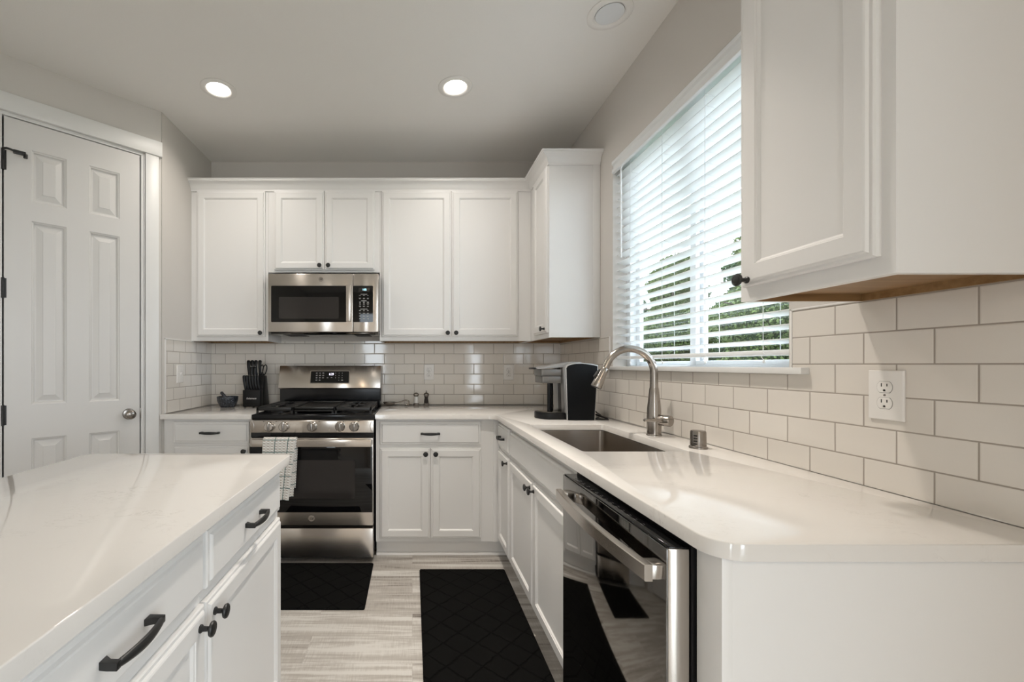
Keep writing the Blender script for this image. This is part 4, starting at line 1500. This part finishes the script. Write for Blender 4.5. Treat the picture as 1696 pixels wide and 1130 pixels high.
def knife(name, label, group, loc, L, lean_x, lean_y, r=0.0085, wide=1.35):
    k = thing(name, label, 'knife', loc, 0, group)
    d = Vector((lean_x, lean_y, 1)).normalized()
    sd_ = Vector((1, 0, 0))
    h = MB()
    pts, fl = [], []
    for u, w in ((0.0, 0.8), (0.06, 1.0), (0.3, 0.86), (0.6, 0.92), (0.88, 1.12), (0.97, 1.05), (1.0, 0.7)):
        bend = 0.004 * math.sin(u * math.pi)
        pts.append(d * (L * u) + Vector((-bend, -bend, 0)))
        fl.append((w * 1.0, w * wide))
    h.tube(pts, r, 12, flat=fl)
    ho_ = h.build('handle', M['plastic'], k, ang=60)
    c = MB(); e = d * L
    c.tube([e - d * 0.004, e + d * 0.0016], r * 0.62, 12)
    c.build('end_cap', M['nickel'], k)
    bl_ = MB()
    bl_.tube([d * -0.022, d * 0.003], r * 0.62, 10, flat=(0.35, 1.3))
    bl_.build('blade', M['nickel'], k)
    return k


sk0 = None
names = ['leftmost', 'second from left', 'third from left', 'fourth from left', 'fifth from left', 'rightmost']
for i in range(6):
    loc = (KX - 0.0500 + i * 0.0200, KY + 0.030, CT + 0.128)
    lab = 'black handled steak knife in the front row of the knife block, ' + names[i]
    if i == 0:
        sk0 = knife('steak_knife', lab, 'steak knives in the front of the block', loc, 0.106, -0.115, -0.05, 0.0078)
    else:
        dup(sk0, loc, None, lab)
big = [(-0.050, 0.112, 0.118, -0.13, 0.20, 'black handled knife at the left end of the upper rows of the knife block'),
       (-0.033, 0.130, 0.118, -0.09, 0.20, 'tall black handled knife second from left at the back of the knife block'),
       (-0.006, 0.130, 0.118, -0.085, 0.20, 'tall black handled knife third from left at the back of the knife block'),
       (0.024, 0.130, 0.118, -0.085, 0.20, 'tall black handled knife beside the scissors at the back of the knife block'),
       (-0.026, 0.094, 0.092, -0.06, 0.06, 'shorter black handled knife left of centre in the middle row of the block'),
       (-0.002, 0.094, 0.092, -0.06, 0.06, 'shorter black handled knife right of centre in the middle row of the block')]
for (x, y, L, lx, ly, lab) in big:
    zt_ = 0.229 if y > 0.104 else 0.135 + (y - 0.0625) / 0.0415 * 0.094
    knife('kitchen_knife', lab, 'large knives in the block', (KX + x, KY + y, CT + zt_ - 0.010), L if zt_ < 0.2 else L + 0.008, lx, ly * 0.5, 0.0098, 1.3)
sc = thing('scissors', 'black handled kitchen scissors at the right end of the knife block', 'scissors', (KX + 0.045, KY + 0.125, CT + 0.222))
b = MB()
for cxs, rx in ((-0.014, 0.012), (0.010, 0.0145)):
    pts = [(cxs + rx * math.cos(a) + 0.004 * math.sin(a), 0.006 * math.sin(a), 0.052 + 0.036 * math.sin(a)) for a in [2 * math.pi * i / 24 for i in range(25)]]
    b.tube(pts, 0.0042, 8, cap=False)
b.tube([(0, 0, -0.004), (-0.004, 0, 0.018)], 0.006, 10)
b.tube([(0, 0, -0.004), (0.004, 0, 0.018)], 0.006, 10)
b.build('handles', M['plastic'], sc, ang=60)
b = MB(); b.tube([(0, 0, -0.09), (0, 0, 0.0)], 0.005, 10, flat=(1.2, 0.4))
b.build('blades', M['nickel'], sc)

# ------------------------------------------------------------------ mortar, pestle, ladle, shakers
mo = MB()
mo.lathe([(0.046, 0.0), (0.050, 0.002), (0.062, 0.022), (0.071, 0.048), (0.0745, 0.074), (0.0735, 0.078), (0.0665, 0.078), (0.062, 0.060), (0.048, 0.030), (0.025, 0.016), (0.0, 0.013)], (0, 0, 0), 'Z', 40)
moo = mo.build('mortar', M['granite'])
moo.location = (-1.362, 3.205, CT)
tag(moo, 'dark speckled granite mortar bowl on the left worktop', 'mortar')
pe = MB()
d = Vector((-0.55, 0.10, 0.60)).normalized()
pe.tube([d * 0.0 + Vector((0, 0, 0)), d * 0.012, d * 0.035, d * 0.08, d * 0.110, d * 0.116], [0.008, 0.0165, 0.0165, 0.012, 0.0125, 0.006], 18)
peo = pe.build('pestle', M['granite'], ang=60)
peo.location = (-1.362 + 0.022, 3.205, CT + 0.024)
tag(peo, 'dark granite pestle leaning in the mortar bowl', 'pestle')

ld_ = thing('ladle', 'dark metal serving spoon lying on the worktop right of the range', 'spoon', (-0.150, 3.285, CT))
b = MB()
rings = []
for (r, z) in ((0.001, 0.0015), (0.018, 0.003), (0.032, 0.013), (0.040, 0.028), (0.0395, 0.0295), (0.031, 0.0155), (0.017, 0.0060), (0.001, 0.004)):
    rings.append([(-0.022 + r * 1.25 * math.cos(a), r * 0.95 * math.sin(a), z + 0.10 * (r * r) * (math.cos(a) ** 2) * 4) for a in [2 * math.pi * i / 28 for i in range(28)]])
b.loops(rings)
b.build('bowl', M['pewter'], ld_, ang=50)
b = MB()
pts = [(0.018, 0.0, 0.025), (0.035, -0.001, 0.026), (0.06, -0.002, 0.031), (0.085, -0.003, 0.040), (0.098, -0.004, 0.0425), (0.112, -0.005, 0.041), (0.1235, -0.006, 0.034), (0.125, -0.007, 0.022), (0.117, -0.008, 0.0105), (0.104, -0.009, 0.0075), (0.092, -0.010, 0.0095)]
fine = []
for i in range(len(pts) - 1):
    p0, p1, p2, p3 = [Vector(pts[max(0, min(len(pts) - 1, i + k))]) for k in (-1, 0, 1, 2)]
    for k in range(4):
        t_ = k / 4
        fine.append(0.5 * ((2 * p1) + (p2 - p0) * t_ + (2 * p0 - 5 * p1 + 4 * p2 - p3) * t_ ** 2 + (3 * p1 - p0 - 3 * p2 + p3) * t_ ** 3))
b.tube(fine, 0.001, 14, flat=[(5.2, 8 + 6 * i / len(fine)) for i in range(len(fine))])
b.build('handle', M['pewter'], ld_, ang=60)

for nm, lab, x, filling, tall in (('salt_shaker', 'small glass salt mill with a nickel cap on the back worktop', 0.0285, 'salt', False), ('pepper_mill', 'small pepper mill with a pointed nickel cap beside the salt mill', 0.1065, 'pepper', True)):
    s = thing(nm, lab, 'shaker', (x, 3.312, CT))
    b = MB(); b.lathe([(0.0205, 0.0), (0.0215, 0.002), (0.0215, 0.017), (0.0175, 0.020), (0.0, 0.020)], (0, 0, 0), 'Z', 28)
    b.build('base', M['pewter'], s)
    b = MB(); b.lathe([(0.0172, 0.0202), (0.0168, 0.030), (0.0125, 0.056), (0.0130, 0.064), (0.0165, 0.069), (0.0, 0.0692)], (0, 0, 0), 'Z', 28)
    b.build('filling', M[filling], s)
    b = MB()
    prof = [(0.0155, 0.0694), (0.0155, 0.072), (0.0195, 0.076), (0.0215, 0.082), (0.0205, 0.088), (0.0165, 0.0945), (0.009, 0.0985)]
    if tall:
        prof += [(0.004, 0.101), (0.0035, 0.106), (0.0052, 0.110), (0.0045, 0.1135), (0.0, 0.1145)]
    else:
        prof += [(0.0, 0.100)]
    b.lathe(prof, (0, 0, 0), 'Z', 28)
    b.build('cap', M['pewter'], s)

# ------------------------------------------------------------------ outlets and switch
def outlet(label, loc, rotz):
    o = thing('wall_outlet', label, 'outlet', loc, rotz, 'wall outlets on the tile')
    b = MB()
    b.panel(-0.0395, 0.0395, -0.0605, 0.0605, [(0, 0), (0, -0.003), (0.002, -0.0055), (0.004, -0.006)])
    b.build('cover_plate', M['white_plastic'], o, ang=25)
    for zc in (0.0195, -0.0195):
        b = MB()
        shp = [(x * 0.0172 / 0.0172, z + zc) for x, z in arc(0, 0, 0.0172, -52, 52, 8)] + [(x, z + zc) for x, z in arc(0, 0, 0.0172, 128, 232, 8)]
        b.prism(shp, -0.0072, -0.005, 'XZ', 0.0006)
        rc = b.build('receptacle', M['white_plastic'], o, ang=25)
        b = MB()
        b.box(-0.0075, -0.0053, -0.0075, -0.0070, zc + 0.001, zc + 0.0095)
        b.box(0.0050, 0.0072, -0.0075, -0.0070, zc + 0.002, zc + 0.0085)
        b.prism([(x, z + zc - 0.0075) for x, z in arc(0, 0, 0.0026, 0, 180, 8)] + [(-0.0026, zc - 0.010), (0.0026, zc - 0.010)], -0.0075, -0.0070, 'XZ')
        rim_ = [(p[0] * 1.04, (p[1] - zc) * 1.04 + zc) for p in shp]
        b.build('slots', M['slot'], rc, smooth=False)
        b = MB(); b.prism(rim_, -0.00625, -0.0058, 'XZ')
        b.build('seam', M['slot'], rc, smooth=False)
    b = MB(); b.lathe([(0.0028, 0), (0.0024, -0.001), (0, -0.0012)], (0, -0.006, 0), 'Y', 12)
    b.build('screw', M['nickel'], o)
    return o


o1 = outlet('white wall outlet on the back tiles above the shakers', (0.130, YB - TT - 0.0005, 1.167), 0)
dup(o1, (0.7525, YB - TT - 0.0005, 1.167), 0, 'white wall outlet on the back tiles left of the coffee maker')
dup(o1, (XR - TT - 0.0005, 1.057, 1.149), -math.pi / 2, 'large white wall outlet on the near tiles of the window wall')
sw = thing('light_switch', 'white toggle light switch on the tiles of the left return wall', 'switch', (XL + TT + 0.0005, 2.932, 1.163), math.pi / 2)
b = MB(); b.panel(-0.0385, 0.0385, -0.060, 0.060, [(0, 0), (0, -0.003), (0.002, -0.0055), (0.004, -0.006)])
b.build('cover_plate', M['white_plastic'], sw, ang=25)
b = MB(); b.prism([(-0.005, -0.010), (-0.005, 0.010), (-0.008, 0.008), (-0.020, 0.014), (-0.021, 0.008), (-0.009, -0.008)], -0.005, 0.005, 'YZ', 0.001)
b.build('toggle', M['white_plastic'], sw)

# ------------------------------------------------------------------ towel on the oven handle
tw = thing('dish_towel', 'white waffle dish towel with teal checks hung on the oven handle', 'towel', (-0.794, 2.70, 0.776))


def towel_sheet(xa, xb, front_len, back_len, yoff, seed, shift):
    """cloth draped over the bar; grid of width x length with soft pleats"""
    random.seed(seed)
    path = []
    yf_, yb_ = -0.0915 - yoff, -0.0575 + yoff * 0.3
    top = 0.0035 + yoff * 0.6
    n = 34
    for i in range(n + 1):
        path.append((yf_, -front_len + (front_len - 0.010) * i / n))
    for a in (150, 120, 90, 60, 30):
        path.append(((yf_ + yb_) / 2 + (yf_ - yb_) / 2 * -math.cos(math.radians(a)) * -1 if False else (yf_ + yb_) / 2 + abs(yf_ - yb_) / 2 * math.cos(math.radians(a)), -0.010 + (top + 0.010) * math.sin(math.radians(a))))
    for i in range(n // 2 + 1):
        path.append((yb_, -0.010 - (back_len - 0.010) * i / (n // 2)))
    t = bmesh.new()
    lay = t.loops.layers.uv.new('UVMap')
    m_ = 28
    acc = [0.0]
    for a, b_ in zip(path[:-1], path[1:]):
        acc.append(acc[-1] + math.dist(a, b_))
    grid = []
    for j, (y, z) in enumerate(path):
        row = []
        for i in range(m_ + 1):
            u = i / m_
            hang = max(0.0, min(1.0, -z / front_len))
            front = j <= n + 2
            ripple = (0.006 * hang * math.sin(u * 9.0 + seed) + 0.003 * hang * math.sin(u * 21 + 2 * seed)) if front else 0.0
            ripple = min(ripple, 0.012)
            narrow = 1 - 0.13 * hang
            xm = (xa + xb) / 2
            x = xm + (xa + (xb - xa) * u - xm) * narrow + shift * hang
            yy = y - abs(ripple) - (0.004 * hang if front else 0)
            zz = z + (0.004 * math.sin(u * 7 + seed) * hang if front else 0)
            row.append(t.verts.new((x, yy, zz)))
        grid.append(row)
    for j in range(len(path) - 1):
        for i in range(m_):
            f = t.faces.new((grid[j][i], grid[j][i + 1], grid[j + 1][i + 1], grid[j + 1][i]))
            uvs = [(xa + (xb - xa) * i / m_, acc[j]), (xa + (xb - xa) * (i + 1) / m_, acc[j]), (xa + (xb - xa) * (i + 1) / m_, acc[j + 1]), (xa + (xb - xa) * i / m_, acc[j + 1])]
            for l, q_ in zip(f.loops, uvs):
                l[lay].uv = q_
    bmesh.ops.recalc_face_normals(t, faces=t.faces[:])
    me = bpy.data.meshes.new('towel')
    t.to_mesh(me); t.free()
    me.materials.append(M['towel'])
    me.polygons.foreach_set('use_smooth', [True] * len(me.polygons))
    o = bpy.data.objects.new('cloth_layer', me)
    COL.objects.link(o); o.parent = tw
    md = o.modifiers.new('thick', 'SOLIDIFY'); md.thickness = 0.003; md.offset = 0.0
    return o


towel_sheet(-0.090, 0.100, 0.345, 0.30, 0.000, 1.0, -0.006)
towel_sheet(-0.100, 0.096, 0.362, 0.05, 0.012, 2.3, -0.026)

# ------------------------------------------------------------------ mats
def floor_mat_obj(x0, x1, y0, y1, label):
    cx_, cy_ = (x0 + x1) / 2, (y0 + y1) / 2
    b = MB()
    hx_, hy_ = (x1 - x0) / 2, (y1 - y0) / 2
    rg_ = []
    for ins, z in ((0.003, 0.0), (0.0, 0.004), (0.002, 0.009), (0.008, 0.011)):
        rg_.append([(x, y, z) for x, y in rrect(-hx_ + ins, hx_ - ins, -hy_ + ins, hy_ - ins, 0.009, 4)])
    b.loops(rg_)
    o = b.build('kitchen_mat', M['mat'], uv=lambda c: (c.x, c.y), ang=60)
    o.location = (cx_, cy_, 0.0005)
    return tag(o, label, 'mat')


floor_mat_obj(0.042, 0.548, 1.20, 2.585, 'black tufted floor mat lying along the sink cabinets')
floor_mat_obj(-0.98, -0.2375, 2.165, 2.665, 'black tufted floor mat lying in front of the range')

# ------------------------------------------------------------------ ceiling lights
def can_light(label, x, y, lit, watt=4.2, warm=(1.0, 0.93, 0.85), spread=150):
    o = thing('ceiling_light', label, 'light', (x, y, ZC), 0, 'recessed ceiling lights')
    b = MB()
    b.lathe([(0.097, -0.0005), (0.097, -0.003), (0.092, -0.006), (0.074, -0.008), (0.068, -0.006), (0.062, -0.0005)], (0, 0, 0), 'Z', 48)
    b.build('trim_ring', M['white_plastic'], o)
    b = MB(); b.lathe([(0.0, -0.004), (0.030, -0.0048), (0.061, -0.0040), (0.061, -0.001), (0.0, -0.001)], (0, 0, 0), 'Z', 40, cap=False)
    b.build('lens', M['lens_on' if lit else 'lens_off'], o)
    if lit:
        area('lamp_light', (x, y, ZC - 0.012), (0, 0, 0), 0.12, 0.12, watt, warm, shape='DISK', spread=spread)
    return o


can_light('lit round recessed ceiling light above the pantry door side', -1.117, 2.506, True)
can_light('lit round recessed ceiling light above the floor between range and sink', 0.245, 2.487, True)
can_light('unlit round recessed ceiling light close to the window wall', 0.893, 1.967, False)
can_light('added unseen ceiling fill light over the walkway between the island and the sink cabinets', 0.28, 1.60, True, 8.0, (1.0, 0.92, 0.83), 86)  # added out of view, narrow beam to lift the base cabinets and floor
can_light('unseen ceiling light placed for warm frontal fill at the left of the living area', -0.75, -2.30, True, 13.0, (1.0, 0.78, 0.57), 170)  # out of view, set far back to send warm light frontally
can_light('unseen ceiling light placed for warm frontal fill at the right of the living area', 0.40, -2.30, True, 13.0, (1.0, 0.78, 0.57), 170)  # unseen as well, far back for the same warm frontal fill

# ------------------------------------------------------------------ outdoors
struct('ground', MB().box(XR + T + 0.02, 40, -20, 40, -0.35, -0.25), M['lawn'], 'green lawn outside the sink window', 'lawn', smooth=False)
struct('ground_patio', MB().box(-14, 12, -16, RY0 - T - 0.02, -0.3, -0.12).box(-14, RX0 - T - 0.9, RY0 - T - 0.02, 6, -0.3, -0.12), plain('pale concrete', (0.4, 0.39, 0.37, 1), 0.9, bump=0.3, bscale=40), 'pale concrete patio outside', 'patio', smooth=False)


def tree(label, x, y, h, r, mat, seed, n=30000, size=(0.022, 0.05)):
    random.seed(seed)
    o = thing('garden_tree', label, 'tree', (x, y, -0.25), 0, 'trees outside the window')
    b = MB()
    b.tube([(0, 0, 0), (0.03, 0.02, h * 0.3), (-0.02, 0.04, h * 0.6), (0, 0, h * 0.92)], [0.16, 0.13, 0.08, 0.02], 10)
    for k in range(9):
        a = k * 2.4; z = h * (0.22 + 0.07 * k)
        b.tube([(0, 0, z), (math.cos(a) * r * 0.4, math.sin(a) * r * 0.4, z + 0.25), (math.cos(a) * r * 0.75, math.sin(a) * r * 0.75, z + 0.35)], [0.05, 0.03, 0.012], 6)
    b.build('trunk', M['bark'], o)
    vs, fs = [], []

    def crown(z):
        return r * (1 - 0.75 * (z / h) ** 1.6) * (0.80 + 0.20 * math.sin(z * 4 + seed))
    for i in range(n):
        z = h * (0.06 + 0.94 * random.random() ** 0.9)
        a = random.random() * 2 * math.pi
        q = crown(z) * math.sqrt(0.50 + 0.50 * random.random()) * (1 + 0.10 * math.sin(a * 5 + z * 3))
        c = Vector((math.cos(a) * q, math.sin(a) * q, z + random.uniform(-0.1, 0.1)))
        s = random.uniform(*size)
        u = Vector((random.gauss(0, 1), random.gauss(0, 1), random.gauss(0, 1))).normalized()
        v = u.cross(Vector((random.gauss(0, 1), random.gauss(0, 1), random.gauss(0, 1)))).normalized()
        w = u.cross(v) * 0.15
        k = len(vs)
        vs += [c - u * s, c - v * s * 0.55 + w * s, c + u * s * 1.1, c + v * s * 0.55 + w * s]
        fs.append((k, k + 1, k + 2, k + 3))
    me = bpy.data.meshes.new('foliage')
    me.from_pydata([tuple(p) for p in vs], [], fs)
    me.materials.append(mat)
    fo = bpy.data.objects.new('foliage', me)
    COL.objects.link(fo); fo.parent = o
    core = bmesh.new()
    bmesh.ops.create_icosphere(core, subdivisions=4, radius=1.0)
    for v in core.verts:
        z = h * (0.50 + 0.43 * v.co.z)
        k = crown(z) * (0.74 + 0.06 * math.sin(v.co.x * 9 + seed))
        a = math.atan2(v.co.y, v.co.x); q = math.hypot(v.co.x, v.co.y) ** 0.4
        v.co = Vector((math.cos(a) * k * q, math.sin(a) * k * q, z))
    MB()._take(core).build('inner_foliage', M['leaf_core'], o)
    return o


TR = [(7.6, 5.9, 4.3, 1.6, 'leaf_b'), (7.8, 9.4, 4.9, 1.65, 'leaf_a'), (7.7, 12.9, 4.6, 1.65, 'leaf_a'), (7.9, 16.4, 4.7, 1.65, 'leaf_b'), (7.8, 19.9, 4.4, 1.65, 'leaf_a'),
      (11.6, 10.2, 6.0, 2.0, 'leaf_b'), (11.4, 14.5, 5.6, 2.0, 'leaf_b'), (11.7, 18.8, 6.2, 2.0, 'leaf_a'), (11.5, 23.2, 5.8, 2.0, 'leaf_b')]
TL = ['low dark tree at the right edge of the window view', 'leafy green tree in the right half of the window', 'leafy tree just right of the window centre bar', 'dark leafy tree left of the window centre bar', 'leafy tree at the left side of the blind',
      'tall dark tree of the back row towards the right of the window', 'dark tree of the back row behind the centre bar', 'tall leafy tree of the back row left of the centre bar', 'dark tree of the back row farthest left in the window']
for i, (x, y, h, r, m) in enumerate(TR):
    if x < 10:
        tree(TL[i], x, y, h, r, M[m], i * 7 + 3)
    else:
        tree(TL[i], x, y, h, r, M[m], i * 7 + 3, 18000, (0.035, 0.08))
